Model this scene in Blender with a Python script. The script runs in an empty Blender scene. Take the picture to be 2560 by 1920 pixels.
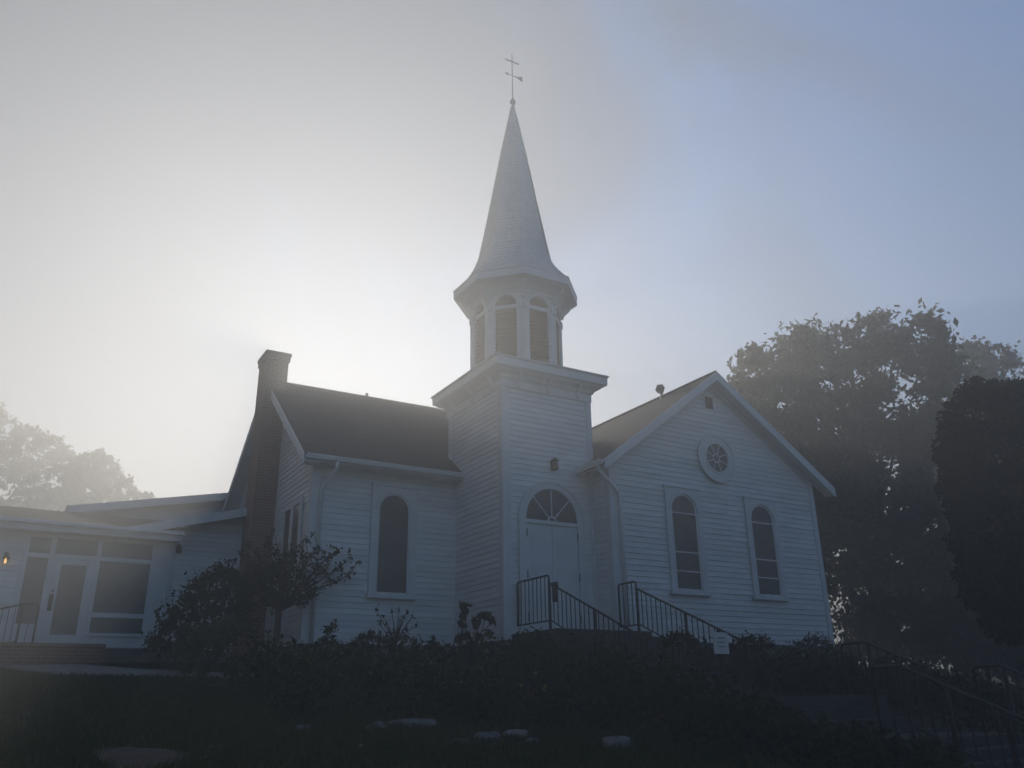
import bpy, math, random
import numpy as np
from mathutils import Vector, Matrix
random.seed(7)
rng = np.random.default_rng(11)
sc = bpy.context.scene
col = sc.collection
R = math.radians

# ---------------------------------------------------------------- camera
F, PITCH, ROLL, YAW = 2095.6, R(20.771), R(-0.801), R(-30.733)
CAM = np.array([-8.634, -14.931, -1.249])
fw = np.array([math.cos(PITCH)*math.sin(-YAW), math.cos(PITCH)*math.cos(YAW), math.sin(PITCH)])
rt0 = np.array([math.cos(YAW), math.sin(YAW), 0.0])
up0 = np.cross(rt0, fw)
rt = rt0*math.cos(ROLL)+up0*math.sin(ROLL)
up = up0*math.cos(ROLL)-rt0*math.sin(ROLL)
cd = bpy.data.cameras.new('camera')
cam = bpy.data.objects.new('camera', cd)
col.objects.link(cam)
M = Matrix(((rt[0], up[0], -fw[0], CAM[0]), (rt[1], up[1], -fw[1], CAM[1]), (rt[2], up[2], -fw[2], CAM[2]), (0, 0, 0, 1)))
cam.matrix_world = M
cd.sensor_width = 36.0
cd.lens = F/2560*36
cd.clip_start, cd.clip_end = 0.1, 3000
sc.camera = cam

def ray(px, py):            # full-size photograph pixel -> direction (used to survey distances)
    return fw+rt*(px-1280)/F-up*(py-960)/F
def far(px, py, dist):      # point on that direction at a horizontal distance
    v = ray(px, py)
    return CAM+v*(dist/math.hypot(v[0], v[1]))
S22 = 2560/2212
def at_y(px, py, y):
    v = ray(px, py)
    return CAM+v*((y-CAM[1])/v[1])

# ---------------------------------------------------------------- light, sky, air
SUN_AZ, SUN_EL = R(17.3), R(21.0); SUN = np.array([math.sin(SUN_AZ)*math.cos(SUN_EL), math.cos(SUN_AZ)*math.cos(SUN_EL), math.sin(SUN_EL)])
sl = bpy.data.lights.new('sun', 'SUN')
sl.energy, sl.angle, sl.color = 5.0, R(3.0), (1.0, 0.92, 0.80)
so = bpy.data.objects.new('sun', sl); col.objects.link(so)
so.rotation_euler = Vector(SUN).to_track_quat('Z', 'Y').to_euler()
w = bpy.data.worlds.new('World'); sc.world = w; w.use_nodes = True
nt = w.node_tree
bg = nt.nodes['Background']
sky = nt.nodes.new('ShaderNodeTexSky')
sky.sky_type = 'NISHITA'; sky.sun_disc = False
sky.sun_elevation = math.asin(SUN[2]); sky.sun_rotation = math.atan2(SUN[0], SUN[1])
sky.air_density, sky.dust_density, sky.ozone_density = 1.5, 0.2, 5.0
wb = nt.nodes.new('ShaderNodeMixRGB'); wb.blend_type = 'MULTIPLY'; wb.inputs[0].default_value = 1.0   # camera white balance
wb.inputs[2].default_value = (0.74, 0.94, 1.18, 1)
nt.links.new(sky.outputs[0], wb.inputs[1])
# bank of high mist over the left and middle of the sky, torn at its edge, clear blue beyond it
def wnode(kind, **k):
    n = nt.nodes.new(kind)
    for a, v in k.items(): setattr(n, a, v)
    return n
WL = nt.links.new
wtc = wnode('ShaderNodeTexCoord'); wmp = wnode('ShaderNodeMapping'); wmp.inputs['Rotation'].default_value = (0.2, 0.5, 0.6); wmp.inputs['Scale'].default_value = (1.5, 2.6, 1.5)
wn_ = wnode('ShaderNodeTexNoise'); wn_.inputs['Scale'].default_value = 1.5; wn_.inputs['Detail'].default_value = 5; wn_.inputs['Roughness'].default_value = 0.5; wn_.inputs['Distortion'].default_value = 0.5
wd = wnode('ShaderNodeVectorMath', operation='DOT_PRODUCT'); wd.inputs[1].default_value = (-0.60, 0.75, 0.10)
wa = wnode('ShaderNodeMath', operation='MULTIPLY_ADD'); wa.inputs[1].default_value = 0.75
wr = wnode('ShaderNodeValToRGB'); wr.color_ramp.interpolation = 'EASE'
wr.color_ramp.elements[0].position, wr.color_ramp.elements[1].position = 0.33, 0.92
wr.color_ramp.elements[0].color, wr.color_ramp.elements[1].color = (.0, .0, .0, 1), (1, 1, 1, 1)
wbw = wnode('ShaderNodeRGBToBW'); wcol = wnode('ShaderNodeMixRGB', blend_type='MULTIPLY'); wcol.inputs[0].default_value = 1.0; wcol.inputs[2].default_value = (0.36, 0.48, 0.70, 1)
wc = wnode('ShaderNodeMixRGB', blend_type='MIX')
WL(wtc.outputs['Generated'], wmp.inputs[0]); WL(wmp.outputs[0], wn_.inputs['Vector']); WL(wtc.outputs['Generated'], wd.inputs[0])
WL(wd.outputs['Value'], wa.inputs[0]); WL(wn_.outputs['Fac'], wa.inputs[2]); WL(wa.outputs[0], wr.inputs[0])
WL(sky.outputs[0], wbw.inputs[0]); WL(wbw.outputs[0], wcol.inputs[1])
WL(wr.outputs[0], wc.inputs[0]); WL(wb.outputs[0], wc.inputs[1]); WL(wcol.outputs[0], wc.inputs[2]); WL(wc.outputs[0], bg.inputs[0])
bg.inputs[1].default_value = 0.12
sc.view_settings.view_transform = 'Standard'; sc.view_settings.look = 'None'
sc.view_settings.exposure, sc.view_settings.gamma = -0.06, 1.0
sc.cycles.use_denoising = True
sc.cycles.max_bounces = 6; sc.cycles.diffuse_bounces = 3; sc.cycles.volume_bounces = 0
sc.cycles.transparent_max_bounces = 8
HAZE_DENSITY, HAZE_G = 0.0195, 0.52

# ---------------------------------------------------------------- materials
def mat(name):
    m = bpy.data.materials.new(name); m.use_nodes = True
    return m, m.node_tree, m.node_tree.nodes['Principled BSDF']
def noise_mat(name, c1, c2, scale=4.0, rough=0.6, bump=0.0, detail=6.0, stretch=(1, 1, 1), bscale=None, spec=0.3, metal=0.0):
    m, t, b = mat(name)
    tc = t.nodes.new('ShaderNodeTexCoord'); mp = t.nodes.new('ShaderNodeMapping')
    mp.inputs['Scale'].default_value = stretch
    n = t.nodes.new('ShaderNodeTexNoise'); n.inputs['Scale'].default_value = scale; n.inputs['Detail'].default_value = detail
    r = t.nodes.new('ShaderNodeValToRGB')
    r.color_ramp.elements[0].position, r.color_ramp.elements[1].position = 0.32, 0.68
    r.color_ramp.elements[0].color, r.color_ramp.elements[1].color = (*c1, 1), (*c2, 1)
    L = t.links.new
    L(tc.outputs['Object'], mp.inputs[0]); L(mp.outputs[0], n.inputs['Vector']); L(n.outputs['Fac'], r.inputs[0]); L(r.outputs[0], b.inputs['Base Color'])
    b.inputs['Roughness'].default_value = rough; b.inputs['Specular IOR Level'].default_value = spec; b.inputs['Metallic'].default_value = metal
    if bump:
        n2 = t.nodes.new('ShaderNodeTexNoise'); n2.inputs['Scale'].default_value = bscale or scale*3; n2.inputs['Detail'].default_value = 8
        bp = t.nodes.new('ShaderNodeBump'); bp.inputs['Strength'].default_value = bump; bp.inputs['Distance'].default_value = 0.03
        L(mp.outputs[0], n2.inputs['Vector']); L(n2.outputs['Fac'], bp.inputs['Height']); L(bp.outputs[0], b.inputs['Normal'])
    return m
def board_tone(m, lo=.90, hi=1.03):      # every board a slightly different tone of the same paint
    t = m.node_tree; b = t.nodes['Principled BSDF']; src = b.inputs['Base Color'].links[0].from_socket
    g = t.nodes.new('ShaderNodeNewGeometry'); mr = t.nodes.new('ShaderNodeMapRange'); mr.inputs['To Min'].default_value, mr.inputs['To Max'].default_value = lo, hi
    mx = t.nodes.new('ShaderNodeVectorMath'); mx.operation = 'SCALE'
    t.links.new(g.outputs['Random Per Island'], mr.inputs['Value']); t.links.new(src, mx.inputs[0]); t.links.new(mr.outputs[0], mx.inputs['Scale']); t.links.new(mx.outputs[0], b.inputs['Base Color'])
def brick_mat(name, c1, c2, mortar, vec, bw, bh, msize, rough=0.85, bump=0.4):
    m, t, b = mat(name); L = t.links.new
    tc = t.nodes.new('ShaderNodeTexCoord'); s = t.nodes.new('ShaderNodeSeparateXYZ'); c = t.nodes.new('ShaderNodeCombineXYZ')
    L(tc.outputs['Object'], s.inputs[0])
    if vec == 'xy':
        a = t.nodes.new('ShaderNodeMath'); a.operation = 'ADD'; L(s.outputs[0], a.inputs[0]); L(s.outputs[1], a.inputs[1]); L(a.outputs[0], c.inputs[0])
        L(s.outputs[2], c.inputs[1])
    elif vec == 'flat':
        L(s.outputs[0], c.inputs[0]); L(s.outputs[1], c.inputs[1])
    else:
        L(s.outputs[0 if vec == 'x' else 1], c.inputs[0])
        a = t.nodes.new('ShaderNodeMath'); a.operation = 'MULTIPLY'; a.inputs[1].default_value = 1.75; L(s.outputs[2], a.inputs[0]); L(a.outputs[0], c.inputs[1])
    br = t.nodes.new('ShaderNodeTexBrick')
    br.inputs['Color1'].default_value, br.inputs['Color2'].default_value, br.inputs['Mortar'].default_value = (*c1, 1), (*c2, 1), (*mortar, 1)
    br.inputs['Scale'].default_value = 1; br.inputs['Mortar Size'].default_value = msize; br.inputs['Brick Width'].default_value = bw; br.inputs['Row Height'].default_value = bh
    n = t.nodes.new('ShaderNodeTexNoise'); n.inputs['Scale'].default_value = 2.2; n.inputs['Detail'].default_value = 8
    mx = t.nodes.new('ShaderNodeMixRGB'); mx.blend_type = 'MULTIPLY'; mx.inputs[0].default_value = 0.6
    r = t.nodes.new('ShaderNodeValToRGB'); r.color_ramp.elements[0].color = (.4, .4, .4, 1); r.color_ramp.elements[1].color = (1.35, 1.3, 1.25, 1)
    L(c.outputs[0], br.inputs['Vector']); L(tc.outputs['Object'], n.inputs['Vector']); L(n.outputs['Fac'], r.inputs[0])
    L(br.outputs['Color'], mx.inputs[1]); L(r.outputs[0], mx.inputs[2]); L(mx.outputs[0], b.inputs['Base Color'])
    bp = t.nodes.new('ShaderNodeBump'); bp.invert = True; bp.inputs['Strength'].default_value = bump; bp.inputs['Distance'].default_value = 0.01
    L(br.outputs['Fac'], bp.inputs['Height']); L(bp.outputs[0], b.inputs['Normal'])
    b.inputs['Roughness'].default_value = rough; b.inputs['Specular IOR Level'].default_value = 0.2
    return m
def leaf_mat(name, c1, c2, trans=0.35):
    m = bpy.data.materials.new(name); m.use_nodes = True; t = m.node_tree; t.nodes.clear(); L = t.links.new
    out = t.nodes.new('ShaderNodeOutputMaterial'); mix = t.nodes.new('ShaderNodeMixShader'); d = t.nodes.new('ShaderNodeBsdfDiffuse'); tr = t.nodes.new('ShaderNodeBsdfTranslucent')
    g = t.nodes.new('ShaderNodeNewGeometry'); r = t.nodes.new('ShaderNodeValToRGB')
    r.color_ramp.elements[0].color, r.color_ramp.elements[1].color = (*c1, 1), (*c2, 1)
    mix.inputs[0].default_value = trans
    L(g.outputs['Random Per Island'], r.inputs[0]); L(r.outputs[0], d.inputs[0]); L(r.outputs[0], tr.inputs[0])
    L(d.outputs[0], mix.inputs[1]); L(tr.outputs[0], mix.inputs[2]); L(mix.outputs[0], out.inputs[0])
    return m
PAINT = noise_mat('white_paint', (.76, .77, .77), (.87, .87, .86), 1.6, .55, .12, stretch=(1, 1, 2.5), bscale=14)
board_tone(PAINT)
TRIM = noise_mat('white_trim_paint', (.68, .69, .69), (.78, .78, .78), 2.5, .5, .05)
SPIRE = noise_mat('weathered_white_shingle', (.58, .59, .60), (.70, .71, .72), 9, .75, .25, stretch=(1, 1, 1.6), bscale=22)
SHX = brick_mat('roof_shingle_along_x', (.055, .050, .046), (.085, .078, .072), (.03, .028, .026), 'x', .32, .15, .012)
SHY = brick_mat('roof_shingle_along_y', (.055, .050, .046), (.085, .078, .072), (.03, .028, .026), 'y', .32, .15, .012)
BRICK = brick_mat('red_brick', (.17, .075, .055), (.24, .11, .075), (.26, .24, .21), 'xy', .215, .072, .011)
STONE = noise_mat('field_stone', (.10, .10, .10), (.24, .24, .235), 6, .85, .6)
CONC = noise_mat('concrete', (.20, .19, .17), (.32, .30, .28), 5, .9, .3)
STEPS = noise_mat('dark_stone_steps', (.03, .029, .028), (.065, .062, .06), 4, .9, .3)
FOUND = noise_mat('foundation_stone', (.12, .12, .12), (.22, .21, .20), 3, .9, .4)
GLASS = noise_mat('dark_window_glass', (.045, .048, .05), (.085, .088, .09), 1.5, .16, .05, spec=.5)
PALEGLASS = noise_mat('pale_entrance_glass', (.09, .095, .10), (.15, .155, .16), 2.2, .2, .05, spec=.5)  # paler base colour stands in for sky reflected in the panes
STAIN = noise_mat('stained_window_glass', (.03, .032, .04), (.10, .095, .105), 7, .22, .15, spec=.5)
ROSEG = noise_mat('round_window_glass', (.05, .055, .07), (.12, .12, .14), 9, .25, .15, spec=.5)
DARKP = noise_mat('dark_louver', (.014, .014, .014), (.026, .026, .026), 4, .8)
IRON = noise_mat('black_painted_iron', (.012, .012, .013), (.03, .03, .03), 9, .5, .1, spec=.4)
GALV = noise_mat('weathered_metal', (.16, .16, .16), (.28, .28, .27), 6, .5, .1, metal=.6)
BARK = noise_mat('bark', (.035, .028, .022), (.085, .07, .055), 9, .95, .8, stretch=(1, 1, .25))
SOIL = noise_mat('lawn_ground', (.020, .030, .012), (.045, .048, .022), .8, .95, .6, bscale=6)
LEAF_R = leaf_mat('broadleaf_foliage', (.045, .060, .018), (.13, .115, .035), .4)
LEAF_R2 = leaf_mat('farther_broadleaf_foliage', (.04, .055, .022), (.10, .09, .035), .35)
LEAF_L = leaf_mat('misty_wood_foliage', (.05, .06, .02), (.15, .11, .045), .4)
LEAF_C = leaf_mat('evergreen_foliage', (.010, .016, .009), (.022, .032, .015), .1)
LEAF_S = leaf_mat('shrub_foliage', (.022, .034, .014), (.06, .075, .03), .25)
LEAF_P = leaf_mat('pale_perennial_foliage', (.06, .085, .04), (.12, .15, .075), .3)
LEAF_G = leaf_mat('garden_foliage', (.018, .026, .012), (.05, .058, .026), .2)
GRASS = leaf_mat('grass_blades', (.028, .045, .016), (.07, .085, .03), .3)
YELP = noise_mat('yellow_petal', (.22, .17, .03), (.34, .27, .05), 20, .7)
PALE = noise_mat('pale_petal', (.22, .21, .18), (.34, .32, .28), 20, .7)
SIGNW = noise_mat('sign_face', (.62, .62, .60), (.74, .74, .72), 8, .6)
INK = noise_mat('sign_ink', (.06, .06, .06), (.12, .12, .12), 8, .7)
def emit_mat(name, c, s):
    m, t, b = mat(name); b.inputs['Emission Color'].default_value = (*c, 1); b.inputs['Emission Strength'].default_value = s; b.inputs['Base Color'].default_value = (*c, 1)
    return m
BULB = emit_mat('warm_lit_bulb', (1.0, .55, .2), 1.5)

# ---------------------------------------------------------------- builders
def tag(o, label=None, cat=None, group=None, kind=None):
    if label: o['label'] = label
    if cat: o['category'] = cat
    if group: o['group'] = group
    if kind: o['kind'] = kind
    return o
def thing(name, label, cat, loc=(0, 0, 0), group=None):
    o = bpy.data.objects.new(name, None); col.objects.link(o); o.location = loc; o.empty_display_size = .2
    return tag(o, label, cat, group)
class MB:
    def __init__(s): s.v = []; s.f = []
    def add(s, vs, fs):
        n = len(s.v); s.v += [tuple(float(c) for c in p) for p in vs]; s.f += [tuple(i+n for i in f) for f in fs]; return s
    def box(s, x0, x1, y0, y1, z0, z1):
        x0, x1 = min(x0, x1), max(x0, x1); y0, y1 = min(y0, y1), max(y0, y1); z0, z1 = min(z0, z1), max(z0, z1)
        return s.add([(x0, y0, z0), (x1, y0, z0), (x1, y1, z0), (x0, y1, z0), (x0, y0, z1), (x1, y0, z1), (x1, y1, z1), (x0, y1, z1)],
                     [(0, 3, 2, 1), (4, 5, 6, 7), (0, 1, 5, 4), (1, 2, 6, 5), (2, 3, 7, 6), (3, 0, 4, 7)])
    def prism(s, poly, d):          # closed polygon (3D points) extruded along d
        n = len(poly); d = Vector(d); P = [Vector(p) for p in poly]
        return s.add(P+[p+d for p in P], [tuple(range(n))[::-1], tuple(range(n, 2*n))]+[(i, (i+1) % n, (i+1) % n+n, i+n) for i in range(n)])
    def tube(s, pts, r, n=8, caps=True):
        pts = [Vector(p) for p in pts]; rs = r if isinstance(r, (list, tuple)) else [r]*len(pts); vs = []; fs = []
        ref = None
        for i, p in enumerate(pts):
            t = ((pts[min(i+1, len(pts)-1)]-pts[max(i-1, 0)])).normalized()
            if ref is None: ref = Vector((0, 0, 1)) if abs(t.z) < .9 else Vector((1, 0, 0))
            a = (ref-t*ref.dot(t)).normalized(); ref = a; b = t.cross(a)
            vs += [p+(a*math.cos(2*math.pi*k/n)+b*math.sin(2*math.pi*k/n))*rs[i] for k in range(n)]
        for i in range(len(pts)-1):
            fs += [(i*n+k, i*n+(k+1) % n, (i+1)*n+(k+1) % n, (i+1)*n+k) for k in range(n)]
        if caps: fs += [tuple(range(n))[::-1], tuple(range((len(pts)-1)*n, len(pts)*n))]
        return s.add(vs, fs)
    def lathe(s, prof, c, n=16, a0=0.0):   # profile [(r,z)] round vertical axis
        vs = []; fs = []
        for r, z in prof: vs += [(c[0]+r*math.cos(a0+2*math.pi*k/n), c[1]+r*math.sin(a0+2*math.pi*k/n), c[2]+z) for k in range(n)]
        for i in range(len(prof)-1): fs += [(i*n+k, i*n+(k+1) % n, (i+1)*n+(k+1) % n, (i+1)*n+k) for k in range(n)]
        fs += [tuple(range(n))[::-1], tuple(range((len(prof)-1)*n, len(prof)*n))]
        return s.add(vs, fs)
    def build(s, name, m, parent=None, smooth=False, bevel=0.0):
        me = bpy.data.meshes.new(name); me.from_pydata(s.v, [], s.f); me.update()
        me.materials.append(m)
        if smooth: me.polygons.foreach_set('use_smooth', [True]*len(me.polygons))
        o = bpy.data.objects.new(name, me); col.objects.link(o)
        if parent:
            o.parent = parent
            q = parent; off = Vector((0, 0, 0))
            while q: off += q.location; q = q.parent
            o.location = -off
        if bevel:
            bv = o.modifiers.new('bevel', 'BEVEL'); bv.width = bevel; bv.segments = 2; bv.limit_method = 'ANGLE'
        return o
def clip(poly, z0, z1):             # convex polygon in (u,z) clipped to a band
    def half(P, f):
        out = []
        for i in range(len(P)):
            a, b = P[i], P[(i+1) % len(P)]; fa, fb = f(a), f(b)
            if fa >= 0: out.append(a)
            if (fa > 0 and fb < 0) or (fa < 0 and fb > 0):
                k = fa/(fa-fb); out.append((a[0]+(b[0]-a[0])*k, a[1]+(b[1]-a[1])*k))
        return out
    P = half(poly, lambda p: p[1]-z0)
    return half(P, lambda p: z1-p[1]) if len(P) > 2 else []
def siding(mb, poly, o, u, n, course=.122, lap=.020, zref=0.0):
    """lapped boards over a convex (u,z) outline: every board leans out to a thick lower edge"""
    o, u, n = Vector(o), Vector(u), Vector(n); Z = Vector((0, 0, 1))
    zlo, zhi = min(p[1] for p in poly), max(p[1] for p in poly)
    k = math.floor((zlo-zref)/course)
    while zref+k*course < zhi:
        z0, z1 = zref+k*course, zref+(k+1)*course; k += 1
        j = random.uniform(-.002, .002)
        Q = clip(poly, max(z0, zlo), min(z1, zhi))
        if len(Q) < 3: continue
        u0, u1 = min(p[0] for p in Q), max(p[0] for p in Q); cuts = [u0]; c = u0+random.uniform(.8, 3.6)
        while c < u1-.5: cuts.append(c); c += random.uniform(2.2, 3.7)
        cuts.append(u1)
        for ca, cb in zip(cuts[:-1], cuts[1:]):
            j = random.uniform(-.0025, .0025)
            P = [(q[1], q[0]) for q in clip([(p[1], p[0]) for p in Q], ca+(.002 if ca > u0 else 0), cb-(.002 if cb < u1 else 0))]
            if len(P) < 3: continue
            off = lambda z: lap*(1-(z-z0)/course)+.004+j
            n0 = len(mb.v); zb = min(p[1] for p in P)
            bt = [i for i, p in enumerate(P) if abs(p[1]-zb) < 1e-6]
            V = [o+u*p[0]+Z*p[1]+n*off(p[1]) for p in P]; Fs = [tuple(range(len(P)))]
            if len(bt) >= 2:
                ia, ib = min(bt, key=lambda i: P[i][0]), max(bt, key=lambda i: P[i][0])
                V += [o+u*P[ia][0]+Z*zb, o+u*P[ib][0]+Z*zb]; k_ = len(P); Fs.append((ia, k_, k_+1, ib))
            mb.add(V, Fs)
def arc(cx, cz, r, a0, a1, n, rz=None):
    return [(cx+r*math.cos(a0+(a1-a0)*i/n), cz+(rz or r)*math.sin(a0+(a1-a0)*i/n)) for i in range(n+1)]
def strip_between(mb, A, B, y0, y1, closed=False):
    """band between two outlines of equal length in the xz plane, given thickness in y (front y0 < back y1)"""
    n = len(A); V = [(p[0], y0, p[1]) for p in A]+[(p[0], y0, p[1]) for p in B]+[(p[0], y1, p[1]) for p in A]+[(p[0], y1, p[1]) for p in B]
    Fs = []
    for i in range(n if closed else n-1):
        j = (i+1) % n
        Fs += [(i, j, n+j, n+i), (2*n+i, 3*n+i, 3*n+j, 2*n+j), (i, 2*n+i, 2*n+j, j), (n+i, n+j, 3*n+j, 3*n+i)]
    if not closed:
        Fs += [(0, n, 3*n, 2*n), (n-1, 3*n-1, 4*n-1, 2*n-1)]
    return mb.add(V, Fs)
def leaves(cl, size, flat=0.0, soft=False):
    """cl: list of (centre, radii, count); rhombic leaf faces scattered through each clump, denser to the outside"""
    cs = []; ns = 0
    for c, r, n in cl:
        d = rng.normal(size=(n, 3)); d /= np.linalg.norm(d, axis=1)[:, None]
        rad = np.minimum(np.abs(rng.normal(0, .60, n))+.05, 1.3) if soft else rng.uniform(0.08, 1, n)**0.55
        cs.append(np.array(c)+d*rad[:, None]*np.array(r)); ns += n
    P = np.concatenate(cs)
    a = rng.normal(size=(ns, 3)); a[:, 2] *= (1-flat); a /= np.linalg.norm(a, axis=1)[:, None]
    b = np.cross(a, rng.normal(size=(ns, 3))); b /= np.linalg.norm(b, axis=1)[:, None]
    s = size*rng.uniform(.55, 1.35, ns)[:, None]
    k = .45*rng.uniform(.8, 1.3, ns)[:, None]
    V = np.stack([P-a*s, P+b*s*k, P+a*s, P-b*s*k], 1).reshape(-1, 3)
    return V
def quads_obj(name, V, m, parent=None):
    n = len(V)//4
    me = bpy.data.meshes.new(name); me.vertices.add(len(V)); me.vertices.foreach_set('co', V.ravel().astype(np.float32))
    me.loops.add(n*4); me.loops.foreach_set('vertex_index', np.arange(n*4, dtype=np.int32))
    me.polygons.add(n); me.polygons.foreach_set('loop_start', np.arange(0, n*4, 4, dtype=np.int32)); me.polygons.foreach_set('loop_total', np.full(n, 4, dtype=np.int32))
    me.update(calc_edges=True); me.validate(); me.materials.append(m)
    o = bpy.data.objects.new(name, me); col.objects.link(o)
    if parent:
        o.parent = parent; o.location = -parent.location
    return o
def lerp(x, xs, ys): return float(np.interp(x, xs, ys))
def gz(x, y):
    z = lerp(y, [-150, -40, -15, -8, -4, 0, 4.8, 8, 25, 60, 150], [-5, -3.6, -2.88, -2.02, -1.53, -1.0, -.42, -.4, -.3, .2, 2.0])
    k = min(max((x+1.5)/1.5, 0), 1); z += .3*k*lerp(y, [-7.5, -5, -2, .5], [0, 1, 1, .6])*lerp(x, [8, 14], [1, 0])
    z += .05*math.sin(x*.7+y*.4)*math.sin(y*.55-x*.3)
    return z

# ---------------------------------------------------------------- ground
def grid_axis(lo, hi, flo, fhi, fine, coarse):
    return sorted(set([round(v, 3) for v in np.concatenate([np.arange(lo, flo, coarse), np.arange(flo, fhi, fine), np.arange(fhi, hi+.1, coarse)])]))
gxs, gys = grid_axis(-150, 150, -14, 14, .4, 8), grid_axis(-60, 150, -16, 12, .4, 7)
mb = MB(); mb.v = [(x, y, gz(x, y)+random.uniform(-.012, .012)) for y in gys for x in gxs]; nx = len(gxs)
mb.f = [(j*nx+i, j*nx+i+1, (j+1)*nx+i+1, (j+1)*nx+i) for j in range(len(gys)-1) for i in range(nx-1)]
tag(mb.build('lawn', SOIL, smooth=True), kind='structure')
# concrete path to the low wing door
mb = MB(); rows = []
for i in range(25):
    k = i/24; x = -8.6+k*4.6
    yn = lerp(x, [-8.6, -7.6, -6.6, -4.0], [4.3, 2.6, 2.1, 1.75]); yf = lerp(x, [-8.6, -7.2, -6.2, -4.0], [4.6, 4.6, 3.5, 2.6])
    rows.append([(x, yn, gz(x, yn)+.02), (x, yf, gz(x, yf)+.02)])
mb.v = [p for r in rows for p in r]; mb.f = [(2*i, 2*i+2, 2*i+3, 2*i+1) for i in range(24)]
tag(mb.build('path', CONC), kind='structure')
# patch of bare paving in the near lawn
mb = MB(); c = (-7.3, -5.75); pts = []
for i in range(18):
    a = 2*math.pi*i/18; r = 1+.15*math.sin(3*a+1)
    x, y = c[0]+.42*r*math.cos(a), c[1]+.62*r*math.sin(a); pts.append((x, y, gz(x, y)+.03))
mb.add(pts+[(c[0], c[1], gz(*c)+.035)], [(i, (i+1) % 18, 18) for i in range(18)])
tag(mb.build('bare_paving', BARK), kind='structure')
# walkway between the flights of steps
mb = MB(); mb.box(.0, 2.5, -6.6, -4.3, -1.6, -1.22); mb.box(.0, 2.5, -8.5, -7.47, -2.1, -1.69)
tag(mb.build('walkway', STEPS, bevel=.015), kind='structure')
# grass
def blades(name, n, region, h, label):
    P = region(n); n = len(P)
    a = rng.uniform(0, 2*math.pi, n); w_ = rng.uniform(.006, .014, n); hh = h*rng.uniform(.5, 1.5, n)
    dx, dy = np.cos(a)*w_, np.sin(a)*w_; lx, ly = rng.normal(0, .35, n)*hh, rng.normal(0, .35, n)*hh
    V = np.stack([np.stack([P[:, 0]-dx, P[:, 1]-dy, P[:, 2]], 1), np.stack([P[:, 0]+dx, P[:, 1]+dy, P[:, 2]], 1),
                  np.stack([P[:, 0]+lx+dx*.3, P[:, 1]+ly+dy*.3, P[:, 2]+hh], 1), np.stack([P[:, 0]+lx-dx*.3, P[:, 1]+ly-dy*.3, P[:, 2]+hh], 1)], 1).reshape(-1, 3)
    return tag(quads_obj(name, V, GRASS), label, 'grass', kind='stuff')
def lawn_region(n):
    x = rng.uniform(-10.5, -1, n); y = -8+rng.uniform(0, 1, n)**1.3*12.5
    yn = np.interp(x, [-8.6, -7.6, -6.6, -4.0], [4.3, 2.6, 2.1, 1.75]); yf = np.interp(x, [-8.6, -7.2, -6.2, -4.0], [4.6, 4.6, 3.5, 2.6])
    ok = ~((y > yn-.05) & (y < yf+.05) & (x > -8.6) & (x < -4)) & (((x+7.3)/.36)**2+((y+5.75)/.55)**2 > 1)
    x, y = x[ok], y[ok]
    return np.stack([x, y, np.array([gz(a, b)-.01 for a, b in zip(x, y)])], 1)
blades('grass', 70000, lawn_region, .07, 'short dark lawn grass around the concrete path and the near slope')

# ---------------------------------------------------------------- the church
W, D, YW, LX = 2.31, 2.58, 2.2, -3.404
YG, XG, XG2, XA = -.657, 2.29, 8.742, 5.501
church = thing('church', 'white clapboard church with a square tower, belfry and tall shingled spire', 'church', (0, 0, -1.0))
def part(name, mb, m, parent=church, **k): return mb.build(name, m, parent, **k)

# roof planes
SLL = .755; ZRL, YRL, YEL, ZEL = 6.613, 5.694, 1.788, 3.663        # cross wing
SLGL, SLGR = .752, .675; ZAG, YEG = 6.278, YG-.323                                # gable wing
XEL, XER = 1.93, 9.239
zr = lambda x: ZAG-(SLGL if x < XA else SLGR)*abs(x-XA)
# walls: solid cores with lapped boards in front of them
mb = MB()                                                           # cross wing
yb = 2*YRL-YW; zl = ZEL+SLL*(YW-YEL)-.12
mb.prism([(LX, YW, -.1), (LX, yb, -.1), (LX, yb, zl), (LX, YRL, ZRL-.12), (LX, YW, zl)], (8.2, 0, 0))
siding(mb, [(LX, -.1), (0, -.1), (0, zl), (LX, zl)], (0, YW, 0), (1, 0, 0), (0, -1, 0))
siding(mb, [(YW, -.1), (yb, -.1), (yb, zl), (YRL, ZRL-.12), (YW, zl)], (LX, 0, 0), (0, 1, 0), (-1, 0, 0))
part('wing_wall', mb, PAINT)
mb = MB()                                                           # tower shaft
mb.box(0, W, 0, D, -.1, 5.6)
siding(mb, [(0, -.1), (W, -.1), (W, 5.6), (0, 5.6)], (0, 0, 0), (1, 0, 0), (0, -1, 0))
siding(mb, [(0, -.1), (D, -.1), (D, 5.6), (0, 5.6)], (0, 0, 0), (0, 1, 0), (-1, 0, 0))
siding(mb, [(0, 3.2), (D, 3.2), (D, 5.6), (0, 5.6)], (W, 0, 0), (0, 1, 0), (1, 0, 0))
part('tower_wall', mb, PAINT)
mb = MB()                                                           # gable wing
zg = lambda x: zr(x)-.10
gp = [(XG, YG, -.1), (XG2, YG, -.1), (XG2, YG, zg(XG2)), (XA, YG, zg(XA)), (XG, YG, zg(XG))]
mb.prism(gp, (0, 10.2, 0))
siding(mb, [(p[0], p[2]) for p in gp], (0, YG, 0), (1, 0, 0), (0, -1, 0))
siding(mb, [(YG, -.1), (0, -.1), (0, zg(XG)), (YG, zg(XG))], (XG, 0, 0), (0, 1, 0), (-1, 0, 0))
part('gable_wall', mb, PAINT)
mb = MB()
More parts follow.
